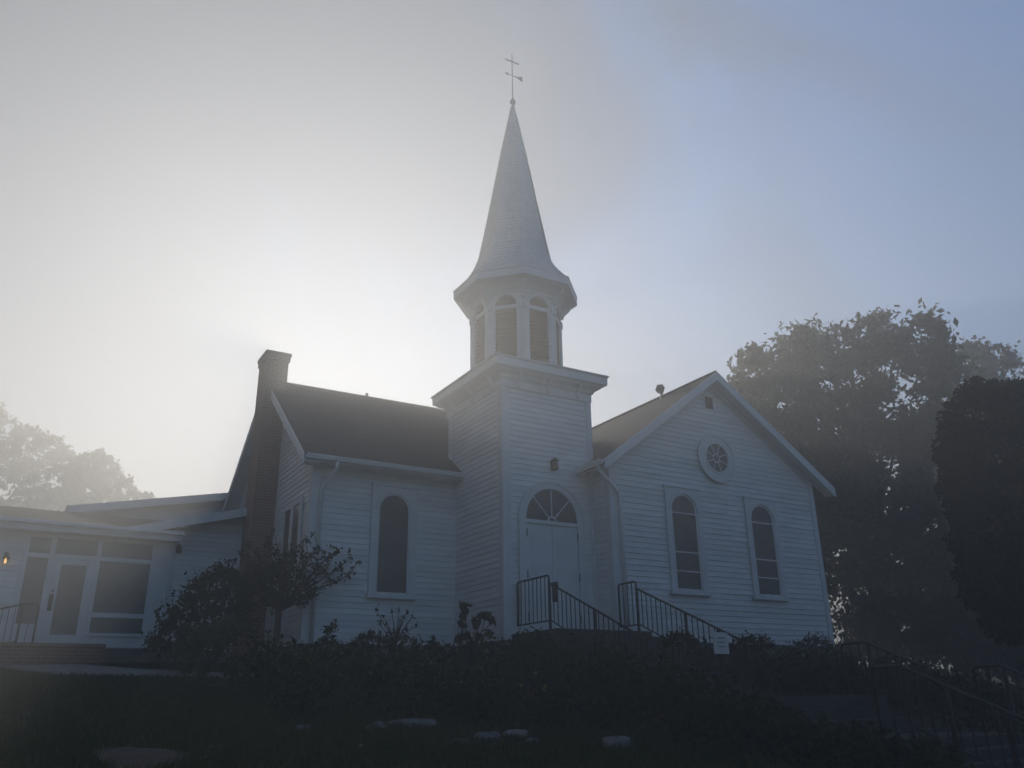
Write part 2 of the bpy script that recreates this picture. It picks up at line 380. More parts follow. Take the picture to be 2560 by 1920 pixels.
mb.box(LX-.02, 0, YW-.03, yb, -1.4, -.1); mb.box(-.03, W, -.03, D, -1.5, -.1); mb.box(XG, XG2+.03, YG-.03, 9.5, -1.8, -.1)
part('foundation', mb, FOUND)
# corner boards
def corner(x, y, z0, z1, sx, sy, wdt=.13):
    m_ = MB()
    if sy: m_.box(x-.035 if sx < 0 else x-wdt, x+wdt if sx < 0 else x+.035, y-.036, y, z0, z1)
    if sx < 0: m_.box(x-.037, x, y, y+wdt, z0, z1)
    if sx > 0: m_.box(x, x+.037, y, y+wdt, z0, z1)
    return part('corner_board', m_, TRIM, bevel=.004)
corner(LX, YW, -.1, zl, -1, 1); corner(0, 0, -.1, 5.3, -1, 1, .15); corner(W, 0, -.1, 5.3, 1, 1, .11)
corner(XG, YG, -.1, zg(XG), -1, 1, .15); corner(XG2, YG, -.1, zg(XG2)-.05, 1, 1, .12)
m_ = MB(); m_.box(-.035, 0, D-.10, D, 3.2, 5.3); part('corner_board', m_, TRIM)
# roofs
def slab(p0, p1, q1, q0, th):
    n = (Vector(p1)-Vector(p0)).cross(Vector(q0)-Vector(p0)).normalized()
    if n.z < 0: n = -n
    return [Vector(p) for p in (p0, p1, q1, q0)], n*(-th)
mb = MB()
xl, xr = LX-.346, 4.9
for s in (-1, 1):
    ye = YEL if s < 0 else 2*YRL-YEL
    P, d = slab((xl, ye, ZEL), (xr, ye, ZEL), (xr, YRL, ZRL), (xl, YRL, ZRL), .10); mb.prism(P, d)
roofw = part('wing_roof', mb, SHX)
mb = MB(); mb.tube([(xl, YRL, ZRL-.01), (xr, YRL, ZRL-.01)], .06, 8); mb.build('ridge_cap', SHX, roofw)
mb = MB(); mb.tube([(-.98, YRL+.1, ZRL-.05), (-.98, YRL+.1, ZRL+.16)], .04, 8); mb.build('vent_pipe', GALV, roofw)
mb = MB()
yr_ = 9.7
for s, xe in ((-1, XEL), (1, XER)):
    ze = zr(xe)
    P, d = slab((xe, YEG, ze), (xe, yr_, ze), (XA, yr_, ZAG), (XA, YEG, ZAG), .10); mb.prism(P, d)
roofg = part('gable_roof', mb, SHY)
mb = MB(); mb.tube([(XA, YEG, ZAG-.01), (XA, yr_, ZAG-.01)], .055, 8); mb.build('ridge_cap', SHY, roofg)
# rake boards, soffits, gutters
def rake(pa, pb, h, th, dx, dy, name='rake_board'):
    m_ = MB(); a, b = Vector(pa), Vector(pb)
    m_.prism([a, b, b-Vector((0, 0, h)), a-Vector((0, 0, h))], (dx*th, dy*th, 0)); return part(name, m_, TRIM)
for xe in (XEL, XER):
    ze = zr(xe)
    rake((xe, YEG-.003, ze+.012), (XA, YEG-.003, ZAG+.012), .23, .03, 0, -1)
    m_ = MB(); nz = .125                                            # white soffit under the overhang
    m_.prism([(xe, YEG, ze-nz), (XA, YEG, ZAG-nz), (XA, YEG, ZAG-nz-.03), (xe, YEG, ze-nz-.03)], (0, .32, 0)); part('soffit', m_, TRIM)
    m_ = MB(); w2 = .10                                             # frieze board on the wall under the soffit
    x1 = XG if xe < XA else XG2
    z1 = zr(x1)-.16
    m_.prism([(x1, YG-.045, z1), (XA, YG-.045, ZAG-.16), (XA, YG-.045, ZAG-.30), (x1, YG-.045, z1-.14)], (0, .022, 0)); part('frieze_board', m_, TRIM)
zL = zr(XEL)
m_ = MB(); m_.prism([(XEL, YEG+.322, zL-.125), (XG, YEG+.322, zr(XG)-.125), (XG, YEG+.322, zr(XG)-.155), (XEL, YEG+.322, zL-.155)], (0, .62, 0)); part('soffit', m_, TRIM)
m_ = MB(); m_.prism([(XEL+a_, YEG-.01, zL+b_) for a_, b_ in ((.0, .01), (-.03, -.10), (-.09, -.11), (-.12, -.02), (-.12, .01), (-.105, .01), (-.085, -.09), (-.04, -.085), (-.012, .01))], (0, .94, 0)); part('gutter', m_, TRIM)
for ye in (YEL, 2*YRL-YEL):
    rake((xl-.003, ye, ZEL+.012), (xl-.003, YRL, ZRL+.012), .22, .03, -1, 0)
    m_ = MB(); m_.prism([(xl, ye, ZEL-.13), (xl, YRL, ZRL-.13), (xl, YRL, ZRL-.16), (xl, ye, ZEL-.16)], (.344, 0, 0)); part('soffit', m_, TRIM)
m_ = MB(); m_.box(LX-.3, -.04, YEL+.03, YW-.03, ZEL-.13, ZEL-.09); part('soffit', m_, TRIM)
m_ = MB(); m_.box(LX, -.04, YW-.05, YW-.022, zl-.35, zl-.02); part('frieze_board', m_, TRIM)
def gutter(x0, x1, y, z):
    m_ = MB(); prof = [(0, 0), (-.03, -.10), (-.11, -.10), (-.14, -.02), (-.14, .0), (-.125, .0), (-.10, -.085), (-.04, -.085), (-.012, 0)]
    m_.prism([(x0, y+a, z+b) for a, b in prof], (x1-x0, 0, 0)); return part('gutter', m_, TRIM)
gutter(xl+.02, -.06, YEL+.02, ZEL+.0)
def pipe(name, pts, r=.042):
    m_ = MB(); m_.tube(pts, r, 8); return part(name, m_, TRIM, smooth=True)
pipe('downspout', [(-3.05, YEL-.04, ZEL-.1), (-3.05, YEL-.04, ZEL-.22), (-3.24, YW-.09, ZEL-.62), (-3.24, YW-.09, -.6)])
pipe('downspout', [(XEL-.06, YEG+.14, zL-.10), (XEL-.06, YEG+.14, zL-.2), (2.34, YG-.12, 3.05), (2.45, YG-.10, 2.93), (2.47, YG-.10, 2.75), (2.49, YG-.10, -.6)])
# tower cornice
mb = MB()
o1 = .33
def ring(x0, x1, y0, y1, z): return [(x0, y0, z), (x1, y0, z), (x1, y1, z), (x0, y1, z)]
prof = [(.03, 5.24), (.05, 5.24), (.05, 5.42), (.09, 5.45), (.12, 5.52), (.22, 5.56), (.28, 5.62), (.33, 5.63), (.33, 5.80), (.37, 5.83), (.37, 5.85)]
rg = [ring(-o, W+o, -o, D+o, z) for o, z in prof]
mb.v = [p for r in rg for p in r]
mb.f = [(i*4+k, i*4+(k+1) % 4, i*4+4+(k+1) % 4, i*4+4+k) for i in range(len(rg)-1) for k in range(4)]
part('tower_cornice', mb, TRIM)
mb = MB()
TX, TY = 1.165, 1.30
rr = [ring(-.37, W+.37, -.37, D+.37, 5.852), ring(TX-1.15, TX+1.15, TY-1.15, TY+1.15, 6.06)]
mb.v = [p for r in rr for p in r]; mb.f = [(k, (k+1) % 4, 4+(k+1) % 4, 4+k) for k in range(4)]+[(4, 5, 6, 7)]
part('tower_roof', mb, GALV)
def bracket(x, y, dx, dy):
    m_ = MB(); t = Vector((dy, -dx, 0))*.04; o = Vector((x, y, 0))-t; n = Vector((dx, dy, 0))
    P = [o+Vector((0, 0, 5.28)), o+n*.05+Vector((0, 0, 5.28)), o+n*.07+Vector((0, 0, 5.40)), o+n*.13+Vector((0, 0, 5.48)), o+n*.18+Vector((0, 0, 5.56)), o+Vector((0, 0, 5.56))]
    m_.prism(P, t*2); return part('cornice_bracket', m_, TRIM)
for k in (.35, W/2, W-.35): bracket(k, -.052, 0, -1)
for k in (.35, D/2, D-.35): bracket(-.052, k, -1, 0)
# belfry
def octa(Rv, z, c=(TX, TY)): return [(c[0]+Rv*math.cos(R(22.5+45*k)), c[1]+Rv*math.sin(R(22.5+45*k)), z) for k in range(8)]
def octa_stack(m_, prof, cap=True):
    n0 = len(m_.v)
    for r, z in prof: m_.v += octa(r, z)
    for i in range(len(prof)-1):
        m_.f += [(n0+i*8+k, n0+i*8+(k+1) % 8, n0+i*8+8+(k+1) % 8, n0+i*8+8+k) for k in range(8)]
    if cap: m_.f += [tuple(n0+k for k in range(8))[::-1], tuple(n0+(len(prof)-1)*8+k for k in range(8))]
RB = 1.13; AP = RB*math.cos(R(22.5)); HW = RB*math.sin(R(22.5))
mb = MB(); octa_stack(mb, [(1.0, 5.9), (1.0, 8.1)])
belf = part('belfry_core', mb, DARKP)
wall_mb, lou = MB(), []
belfry = MB()
for k in range(8):
    a = R(45*k); n = Vector((math.cos(a), math.sin(a), 0)); t = Vector((-n.y, n.x, 0)); c0 = Vector((TX, TY, 0))+n*AP
    hw, sp, zb_, zt_ = .265, 7.57, 6.16, 8.02
    def P(u, z, d=0.0): return c0+t*u+Vector((0, 0, z))-n*d
    ins = [(-hw, zb_), (-hw, sp)]+arc(0, sp, hw, math.pi, 0, 10)[1:-1]+[(hw, sp), (hw, zb_)]
    top = [(-HW, zb_), (-HW, sp)]+[(-HW+2*HW*(i+1)/10*1.0-.0, zt_) if 0 < i < 9 else ((-HW, zt_) if i == 0 else (HW, zt_)) for i in range(9)]
    outs = [(-HW, zb_), (-HW, sp)]+[(max(-HW, min(HW, -HW+2*HW*i/8)), zt_) for i in range(9)]+[(HW, sp), (HW, zb_)]
    outs = [(-HW, zb_), (-HW, sp)]+[(-HW+2*HW*(i)/8, zt_) for i in range(9)]+[(HW, sp), (HW, zb_)]
    n_ = len(ins)
    if len(outs) != n_:
        outs = [(-HW, zb_), (-HW, sp)]+[(-HW+2*HW*i/(n_-5), zt_) for i in range(n_-4)]+[(HW, sp), (HW, zb_)]
    V = [P(*p) for p in ins]+[P(*p) for p in outs]+[P(*p, .10) for p in ins]
    Fs = [(i, i+1, n_+i+1, n_+i) for i in range(n_-1)]+[(i, 2*n_+i, 2*n_+i+1, i+1) for i in range(n_-1)]
    belfry.add(V, Fs)
    belfry.add([P(-HW, 5.88), P(HW, 5.88), P(HW, zb_), P(-HW, zb_)], [(0, 1, 2, 3)])
    belfry.add([P(-hw, zb_), P(hw, zb_), P(hw, zb_, .1), P(-hw, zb_, .1)], [(0, 1, 2, 3)])
    m_ = MB()                                                       # louvre blades in the opening
    for i in range(16):
        z = 6.2+i*.098
        half = hw if z < sp else math.sqrt(max(hw*hw-(z-sp)**2, .0004))
        m_.add([P(-half, z, .03), P(half, z, .03), P(half, z+.07, .09), P(-half, z+.07, .09), P(-half, z-.012, .03), P(half, z-.012, .03), P(half, z+.058, .09), P(-half, z+.058, .09)],
               [(0, 1, 2, 3), (7, 6, 5, 4), (0, 4, 5, 1)])
    part('louver', m_, DARKP)
    m_ = MB(); m_.prism([P(-hw-.0, 7.475, -.004), P(hw, 7.475, -.004), P(hw, 7.565, -.004), P(-hw, 7.565, -.004)], -n*.05)
    part('transom_bar', m_, TRIM)
    for sgn in (-1, 1):                                             # pilaster strips at the corners
        u0, u1 = sgn*HW*.985, sgn*(HW-.105)
        m_ = MB(); m_.prism([P(u0, 6.05), P(u1, 6.05), P(u1, 7.44), P(u0, 7.44)], n*.018); part('pilaster', m_, TRIM)
        m_ = MB(); m_.prism([P(u0, 7.44), P(u1, 7.44), P(u1, 7.60), P(u0, 7.60)], n*.05); part('impost_block', m_, TRIM, bevel=.012)
    m_ = MB(); ia, oa = arc(0, sp, hw, math.pi, 0, 12), arc(0, sp, hw+.07, math.pi, 0, 12)
    V = [P(*p) for p in ia]+[P(*p) for p in oa]+[P(*p, -.025) for p in ia]+[P(*p, -.025) for p in oa]
    q = len(ia); m_.add(V, sum([[(2*q+i, 2*q+i+1, 3*q+i+1, 3*q+i), (i, i+1, 2*q+i+1, 2*q+i), (q+i, 3*q+i, 3*q+i+1, q+i+1)] for i in range(q-1)], []))
    part('arch_molding', m_, TRIM)
part('belfry_wall', belfry, TRIM)
mb = MB()
octa_stack(mb, [(1.14, 7.86), (1.17, 7.86), (1.19, 7.93), (1.25, 7.97), (1.30, 8.02), (1.46, 8.08), (1.53, 8.12), (1.57, 8.13), (1.57, 8.31), (1.59, 8.34), (1.55, 8.36)])
part('belfry_cornice', mb, TRIM)
for k in range(8):
    a = R(22.5+45*k); n = Vector((math.cos(a), math.sin(a), 0)); t = Vector((-n.y, n.x, 0))*.045; o = Vector((TX, TY, 0))+n*1.14-t; z = lambda v: Vector((0, 0, v))
    m_ = MB(); m_.prism([o+z(7.72), o+n*.05+z(7.72), o+n*.10+z(7.83), o+n*.22+z(7.95), o+n*.28+z(8.07), o+z(8.07)], t*2); part('cornice_bracket', m_, TRIM)
# spire of overlapping shingle courses
prof_z = [8.345, 8.45, 8.6, 8.8, 9.0, 9.29, 9.95, 10.93, 12.57, 14.18]; prof_r = [1.545, 1.44, 1.31, 1.165, 1.055, .945, .815, .635, .347, .035]
mb = MB(); z = 8.345; rows = 0
while z < 14.15:
    dz = .105; z2 = min(z+dz, 14.18)
    r0, r1 = lerp(z, prof_z, prof_r), lerp(z2, prof_z, prof_r)
    octa_stack(mb, [(max(r0-.02, .02), z), (r0+.018, z+.001), (r1+.003, z2)], cap=False); z = z2
part('spire', mb, SPIRE)

# windows
def arched_window(cx, y, parent, zb=.97, zs=2.76, r=.385, fw_=.52, ft=3.27, glass=STAIN, bars=(2.70, 1.82, 1.40), label=None):
    y -= .024
    wn = MB()                                                       # casing with arched opening: the window itself
    n = 16
    ia = [(cx-r, zb)]+[(cx-r, zs)]+arc(cx, zs, r, math.pi, 0, n)[1:-1]+[(cx+r, zs), (cx+r, zb)]
    q = len(ia); oa = [(cx-fw_, zb), (cx-fw_, zs)]+[(cx-fw_+2*fw_*i/(q-5), ft) for i in range(q-4)]+[(cx+fw_, zs), (cx+fw_, zb)]
    strip_between(wn, ia, oa, y-.048, y-.006)
    win = part('window', wn, TRIM, parent)
    m_ = MB(); m_.add([(p[0], y-.012, p[1]) for p in ia], [tuple(range(q))]); m_.build('pane', glass, win)
    m_ = MB(); oa2 = [(cx-r+.04, zb+.04), (cx-r+.04, zs)]+arc(cx, zs, r-.04, math.pi, 0, n)[1:-1]+[(cx+r-.04, zs), (cx+r-.04, zb+.04)]
    ia2 = [(p[0], p[1]) for p in ia]; strip_between(m_, oa2, ia2, y-.034, y-.013); m_.box(cx-r, cx+r, y-.034, y-.013, zb, zb+.05)
    m_.build('sash', TRIM, win)
    for zz in bars:
        m_ = MB(); m_.box(cx-r+.04, cx+r-.04, y-.028, y-.0135, zz-.014, zz+.014); m_.build('muntin', TRIM, win)
    m_ = MB(); m_.box(cx-fw_-.04, cx+fw_+.04, y-.10, y-.006, zb-.085, zb-.002); m_.build('sill', TRIM, win)
    m_ = MB(); m_.box(cx-fw_-.03, cx+fw_+.03, y-.07, y-.006, ft+.002, ft+.04); m_.build('drip_cap', TRIM, win)
    m_ = MB(); strip_between(m_, arc(cx, zs, r+.005, math.pi, 0, n), arc(cx, zs, r+.06, math.pi, 0, n), y-.066, y-.047); m_.build('arch_molding', TRIM, win)
    return win
arched_window(4.305, YG, church); arched_window(6.77, YG, church)
arched_window(-1.55, YW, church, zb=.92, zs=2.74, r=.38, fw_=.53, ft=3.26, glass=GLASS, bars=())
YGF = YG-.024
# round window
m_ = MB(); cx, cz = 5.49, 4.15
strip_between(m_, arc(cx, cz, .355, 0, 2*math.pi, 40)[:-1], arc(cx, cz, .575, 0, 2*math.pi, 40)[:-1], YGF-.055, YGF-.006, True)
rw = part('round_window', m_, TRIM)
m_ = MB(); m_.add([(p[0], YGF-.014, p[1]) for p in arc(cx, cz, .36, 0, 2*math.pi, 40)[:-1]], [tuple(range(40))]); m_.build('pane', ROSEG, rw)
m_ = MB(); strip_between(m_, arc(cx, cz, .53, 0, 2*math.pi, 40)[:-1], arc(cx, cz, .60, 0, 2*math.pi, 40)[:-1], YGF-.075, YGF-.05, True); m_.build('outer_molding', TRIM, rw)
m_ = MB(); strip_between(m_, arc(cx, cz, .345, 0, 2*math.pi, 40)[:-1], arc(cx, cz, .39, 0, 2*math.pi, 40)[:-1], YGF-.072, YGF-.05, True); m_.build('inner_molding', TRIM, rw)
for k in range(8):
    a = R(22.5+45*k); d = Vector((math.cos(a), 0, math.sin(a))); t = Vector((-d.z, 0, d.x))*.011; o = Vector((cx, YGF-.036, cz))
    m_ = MB(); m_.prism([o+d*.10-t, o+d*.35-t, o+d*.35+t, o+d*.10+t], (0, .02, 0)); m_.build('muntin', TRIM, rw)
m_ = MB(); strip_between(m_, arc(cx, cz, .085, 0, 2*math.pi, 20)[:-1], arc(cx, cz, .11, 0, 2*math.pi, 20)[:-1], YGF-.038, YGF-.016, True); m_.build('muntin', TRIM, rw)
m_ = MB()
for k in range(5): m_.box(5.36, 5.54, YGF-.05-.004*k % .01, YGF-.02, 5.43+k*.052, 5.45+k*.052)
m_.box(5.345, 5.555, YGF-.03, YGF-.008, 5.41, 5.70); part('gable_vent', m_, DARKP)
# paired window in the left gable end
m_ = MB(); x = LX-.024
for a, b in ((2.70, 2.80), (3.30, 3.46), (3.96, 4.06)): m_.box(x-.055, x-.005, a, b, 1.55, 2.86)
m_.box(x-.055, x-.005, 2.70, 4.06, 2.86, 2.98); m_.box(x-.09, x-.005, 2.66, 4.10, 1.47, 1.55)
wn = part('window', m_, TRIM)
for a, b in ((2.80, 3.30), (3.46, 3.96)):
    m_ = MB(); m_.box(x-.03, x-.010, a, b, 1.55, 2.86); m_.build('pane', GLASS, wn)
# door bay (built on the boards' outer face)
DN = list(bpy.data.objects)
dcx, dr, dz = 1.15, .655, 2.345
m_ = MB(); n = 24
ia = [(dcx-dr, -.02), (dcx-dr, dz)]+arc(dcx, dz, dr, math.pi, 0, n, .70)[1:-1]+[(dcx+dr, dz), (dcx+dr, -.02)]
oa = [(dcx-dr-.17, -.02), (dcx-dr-.17, dz)]+arc(dcx, dz, dr+.17, math.pi, 0, n, .86)[1:-1]+[(dcx+dr+.17, dz), (dcx+dr+.17, -.02)]
strip_between(m_, ia, oa, -.062, -.006)
dfr = part('door_surround', m_, TRIM)
m_ = MB(); strip_between(m_, arc(dcx, dz, dr+.13, math.pi, 0, n, .82), arc(dcx, dz, dr+.19, math.pi, 0, n, .88), -.085, -.06); m_.build('arch_molding', TRIM, dfr)
m_ = MB(); m_.box(dcx-dr, dcx+dr, -.07, -.006, dz-.08, dz); m_.build('transom_bar', TRIM, dfr)
m_ = MB(); fa = arc(dcx, dz, dr, math.pi, 0, n, .70); m_.add([(p[0], -.024, p[1]) for p in fa], [tuple(range(len(fa)))])
fan = m_.build('fanlight', GLASS, dfr)
for a in (45, 90, 135):
    d = Vector((math.cos(R(a))*.655, 0, math.sin(R(a))*.70)); t = Vector((-d.z, 0, d.x)).normalized()*.013; o = Vector((dcx, -.045, dz))
    m_ = MB(); m_.prism([o+d*.13-t, o+d*.99-t, o+d*.99+t, o+d*.13+t], (0, .018, 0)); m_.build('fanlight_muntin', TRIM, dfr)
m_ = MB(); strip_between(m_, arc(dcx, dz, .075, math.pi, 0, 10), arc(dcx, dz, .11, math.pi, 0, 10), -.046, -.026); m_.build('fanlight_muntin', TRIM, dfr)
for s in (-1, 1):
    m_ = MB(); x0, x1 = sorted((dcx+s*.004, dcx+s*(dr-.005))); m_.box(x0, x1, -.03, -.007, -.02, dz-.085)
    for z0, z1 in ((.15, .75), (.9, 1.45), (1.6, 2.12)):                  # raised panel frames
        m_.box(x0+.10, x1-.10, -.036, -.03, z0, z1)
    leaf = part('door', m_, TRIM, bevel=.004)
    for hz in (.35, 1.2, 2.05):
        m_ = MB(); xx = dcx+s*(dr-.012); m_.tube([(xx, -.066, hz-.08), (xx, -.066, hz+.08)], .012, 6); m_.build('hinge', IRON, leaf)
    m_ = MB(); m_.lathe([(.0, -.03), (.028, -.015), (.03, .0), (.028, .015), (.0, .03)], (dcx+s*.07, -.06, 1.0), 10); m_.box(dcx+s*.07-.012, dcx+s*.07+.012, -.05, -.03, .99, 1.01); m_.build('handle', GALV, leaf)
for o in set(bpy.data.objects)-set(DN):
    if o.parent is church: o.location.y -= .024
# chimney
m_ = MB(); m_.box(-3.95, LX-.002, 5.02, 5.80, -1.0, 6.95)
chim = part('chimney', m_, BRICK)
m_ = MB(); m_.box(-3.98, LX+.03, 4.99, 5.83, 6.95, 7.08); m_.box(-4.0, LX+.05, 4.97, 5.85, 7.08, 7.17); m_.build('chimney_cap', BRICK, chim)
m_ = MB(); m_.box(-3.82, LX-.13, 5.15, 5.67, 7.17, 7.24); m_.build('flue', BRICK, chim)

# ---------------------------------------------------------------- spire vane
vane = thing('weather_vane', 'thin metal cross with an arrow vane and a ball on the spire tip', 'weather vane', (TX, TY, 14.15))
m_ = MB(); m_.lathe([(.02, -.10), (.06, -.075), (.09, 0), (.06, .07), (.02, .095)], (TX, TY, 14.3), 16); m_.build('ball', GALV, vane, smooth=True)
m_ = MB(); m_.tube([(TX, TY, 14.12), (TX, TY, 14.6), (TX, TY, 15.97)], [.028, .017, .014], 8); m_.build('pole', GALV, vane)
m_ = MB(); m_.box(TX-.225, TX+.225, TY-.014, TY+.014, 15.69, 15.72); m_.build('cross_bar', GALV, vane)
m_ = MB(); m_.box(TX-.22, TX+.30, TY-.009, TY+.009, 15.205, 15.225)
m_.prism([(TX-.24, TY-.008, 15.215), (TX-.13, TY-.008, 15.26), (TX-.13, TY-.008, 15.17)], (0, .016, 0))
m_.prism([(TX+.13, TY-.008, 15.22), (TX+.33, TY-.008, 15.31), (TX+.33, TY-.008, 15.11)], (0, .016, 0)); m_.build('arrow', GALV, vane)

# ---------------------------------------------------------------- lamps on the church
t = thing('wall_lantern', 'small dark lantern on the tower wall above the arched door', 'lamp', (1.235, -.03, 3.5))
m_ = MB(); m_.box(1.185, 1.285, -.05, -.026, 3.48, 3.72); m_.build('back_plate', IRON, t)
m_ = MB(); m_.lathe([(.03, 3.47), (.075, 3.49), (.055, 3.66), (.09, 3.67), (.02, 3.75)], (1.235, -.13, 0), 8); m_.tube([(1.235, -.05, 3.70), (1.235, -.13, 3.73)], .012, 6); m_.build('lantern_body', IRON, t)
ff = Vector((5.35, .93, 6.15))
t = thing('floodlight', 'square floodlight on a short arm near the gable ridge', 'floodlight', ff)
m_ = MB(); m_.tube([ff, ff+Vector((0, 0, .16))], .018, 6); m_.build('arm', GALV, t)
m_ = MB()
cc = ff+Vector((0, 0, .27)); ax = Vector((.55, -.75, -.38)).normalized(); sx = ax.cross(Vector((0, 0, 1))).normalized(); sz = sx.cross(ax)
fr = [cc+ax*.06+sx*a*.14+sz*b*.115 for a, b in ((-1, -1), (1, -1), (1, 1), (-1, 1))]; bk = [cc-ax*.09+sx*a*.10+sz*b*.08 for a, b in ((-1, -1), (1, -1), (1, 1), (-1, 1))]
m_.add(fr+bk, [(0, 1, 2, 3), (7, 6, 5, 4), (0, 4, 5, 1), (1, 5, 6, 2), (2, 6, 7, 3), (3, 7, 4, 0)]); m_.build('housing', GALV, t)
m_ = MB(); m_.add([p+ax*.002-(p-cc-ax*.06)*.12 for p in fr], [(0, 1, 2, 3)]); m_.build('lens', GLASS, t)

# ---------------------------------------------------------------- low wing with the glazed entrance
YA = 6.0
annex = thing('low_wing', 'low white wing with a glazed entrance and shallow roof left of the chimney', 'building', (-7.5, YA, -.4))
XR = -5.47
m_ = MB(); m_.box(-12.5, XR, YA, 9.4, -.05, 2.45); siding(m_, [(-12.5, -.05), (-8.44, -.05), (-8.44, 2.45), (-12.5, 2.45)], (0, YA, 0), (1, 0, 0), (0, -1, 0), course=.115, lap=.022)
m_.build('front_wall', PAINT, annex)
m_ = MB(); m_.box(-12.5, XR, YA+.02, 9.4, -1, -.05); m_.build('foundation', FOUND, annex)
YC = 6.03
zc = lambda x: 2.45+.268*(x+6.74)
m_ = MB(); P = [(XR, YC, -.05), (LX-.005, YC, -.05), (LX-.005, YC, zc(LX)-.12), (XR, YC, zc(XR)-.12)]
m_.prism(P, (0, 2.5, 0)); siding(m_, [(p[0], p[2]) for p in P], (0, YC, 0), (1, 0, 0), (0, -1, 0), course=.115, lap=.022)
m_.build('link_wall', PAINT, annex)
m_ = MB(); m_.box(XR, LX-.005, YC+.02, YC+2.4, -1, -.05); m_.build('foundation', FOUND, annex)
m_ = MB(); m_.box(XR+.0, XR+.09, YC-.03, YC, -.05, zc(XR)-.2); m_.build('corner_board', TRIM, annex)
m_ = MB(); m_.box(LX-.14, LX-.03, YC-.035, YC, -.05, zc(LX)-.2); m_.build('corner_board', TRIM, annex)
# entrance roof: shallow slope
m_ = MB(); ze, sa = 2.56, .275
P, d = slab((-12.8, 5.62, ze), (-5.35, 5.62, ze-.05), (-5.35, 9.0, ze-.05+sa*3.3), (-12.8, 9.0, ze+sa*3.3), .08); m_.prism(P, d); ra = m_.build('roof', SHX, annex)
m_ = MB(); m_.prism([(-12.8, 5.595, ze+.0), (-5.35, 5.595, ze-.05), (-5.35, 5.595, ze-.25), (-12.8, 5.595, ze-.20)], (0, .024, 0)); m_.build('fascia_board', TRIM, annex)
m_ = MB(); m_.prism([(-12.8, 5.5, ze+.01), (-5.33, 5.5, ze-.04), (-5.33, 5.5, ze-.13), (-12.8, 5.5, ze-.08)], (0, .09, 0)); m_.build('gutter', TRIM, annex, bevel=.02)
m_ = MB(); m_.box(-12.8, -5.37, 5.62, YA, ze-.24, ze-.215); m_.build('soffit', TRIM, annex)
m_ = MB(); P, d = slab((-6.45, 5.6, zc(-6.45)), (-3.42, 5.6, zc(-3.42)), (-3.42, 9.3, zc(-3.42)), (-6.45, 9.3, zc(-6.45)), .08); m_.prism(P, d); m_.build('roof', SHY, annex)
m_ = MB(); m_.prism([(-6.74, 5.555, zc(-6.74)+.03), (-3.96, 5.555, zc(-3.96)+.03), (-3.96, 5.555, zc(-3.96)-.17), (-6.1, 5.555, zc(-6.1)-.17), (-6.74, 5.555, zc(-6.74)-.06)], (0, -.03, 0)); m_.build('rake_board', TRIM, annex)
m_ = MB(); m_.prism([(-5.4, 5.6, zc(-5.4)-.10), (-3.96, 5.6, zc(-3.96)-.10), (-3.96, 5.6, zc(-3.96)-.13), (-5.4, 5.6, zc(-5.4)-.13)], (0, .40, 0)); m_.build('soffit', TRIM, annex)
# glazed front: posts, transoms, panes
y = YA
m_ = MB()
for a, b in ((-8.48, -8.37), (-7.97, -7.86), (-7.05, -6.95), (-5.90, XR)): m_.box(a, b, y-.06, y-.002, -.03, 2.36)
m_.box(-8.37, -5.9, y-.058, y-.002, 2.24, 2.36)
for a, b in ((-8.37, -7.97), (-7.86, -7.05), (-6.95, -5.90)): m_.box(a, b, y-.055, y-.002, 1.80, 1.90)
m_.box(-8.37, -7.97, y-.055, y-.002, -.03, .42); m_.box(-6.95, -5.90, y-.055, y-.002, -.03, .27); m_.box(-6.95, -5.90, y-.05, y-.002, .60, .70); m_.box(-6.99, -5.86, y-.09, y-.002, .20, .26)
ent = m_.build('entrance_frame', TRIM, annex)
for a, b, z0, z1 in ((-8.37, -7.97, 1.90, 2.24), (-7.86, -7.05, 1.90, 2.24), (-6.95, -5.90, 1.90, 2.24), (-8.37, -7.97, .42, 1.80), (-6.95, -5.90, .70, 1.80), (-6.95, -5.90, .27, .60)):
    m_ = MB(); m_.box(a, b, y-.02, y-.004, z0, z1); m_.build('window_pane', PALEGLASS, annex)
m_ = MB(); m_.box(-7.855, -7.70, y-.045, y-.004, -.02, 1.795); m_.box(-7.20, -7.055, y-.045, y-.004, -.02, 1.795); m_.box(-7.70, -7.20, y-.045, y-.004, -.02, .22); m_.box(-7.70, -7.20, y-.045, y-.004, 1.68, 1.795)
dr_ = m_.build('door', TRIM, annex)
m_ = MB(); m_.box(-7.70, -7.20, y-.025, y-.006, .22, 1.68); m_.build('pane', PALEGLASS, dr_)
m_ = MB(); m_.box(-7.83, -7.75, y-.06, y-.045, .70, 1.05); m_.tube([(-7.79, y-.06, .75), (-7.79, y-.11, .78), (-7.79, y-.11, .97), (-7.79, y-.06, 1.0)], .014, 6); m_.build('handle', IRON, dr_)
m_ = MB(); m_.box(-7.80, -7.765, y-.065, y-.045, 1.10, 1.14); m_.build('lock', IRON, dr_)
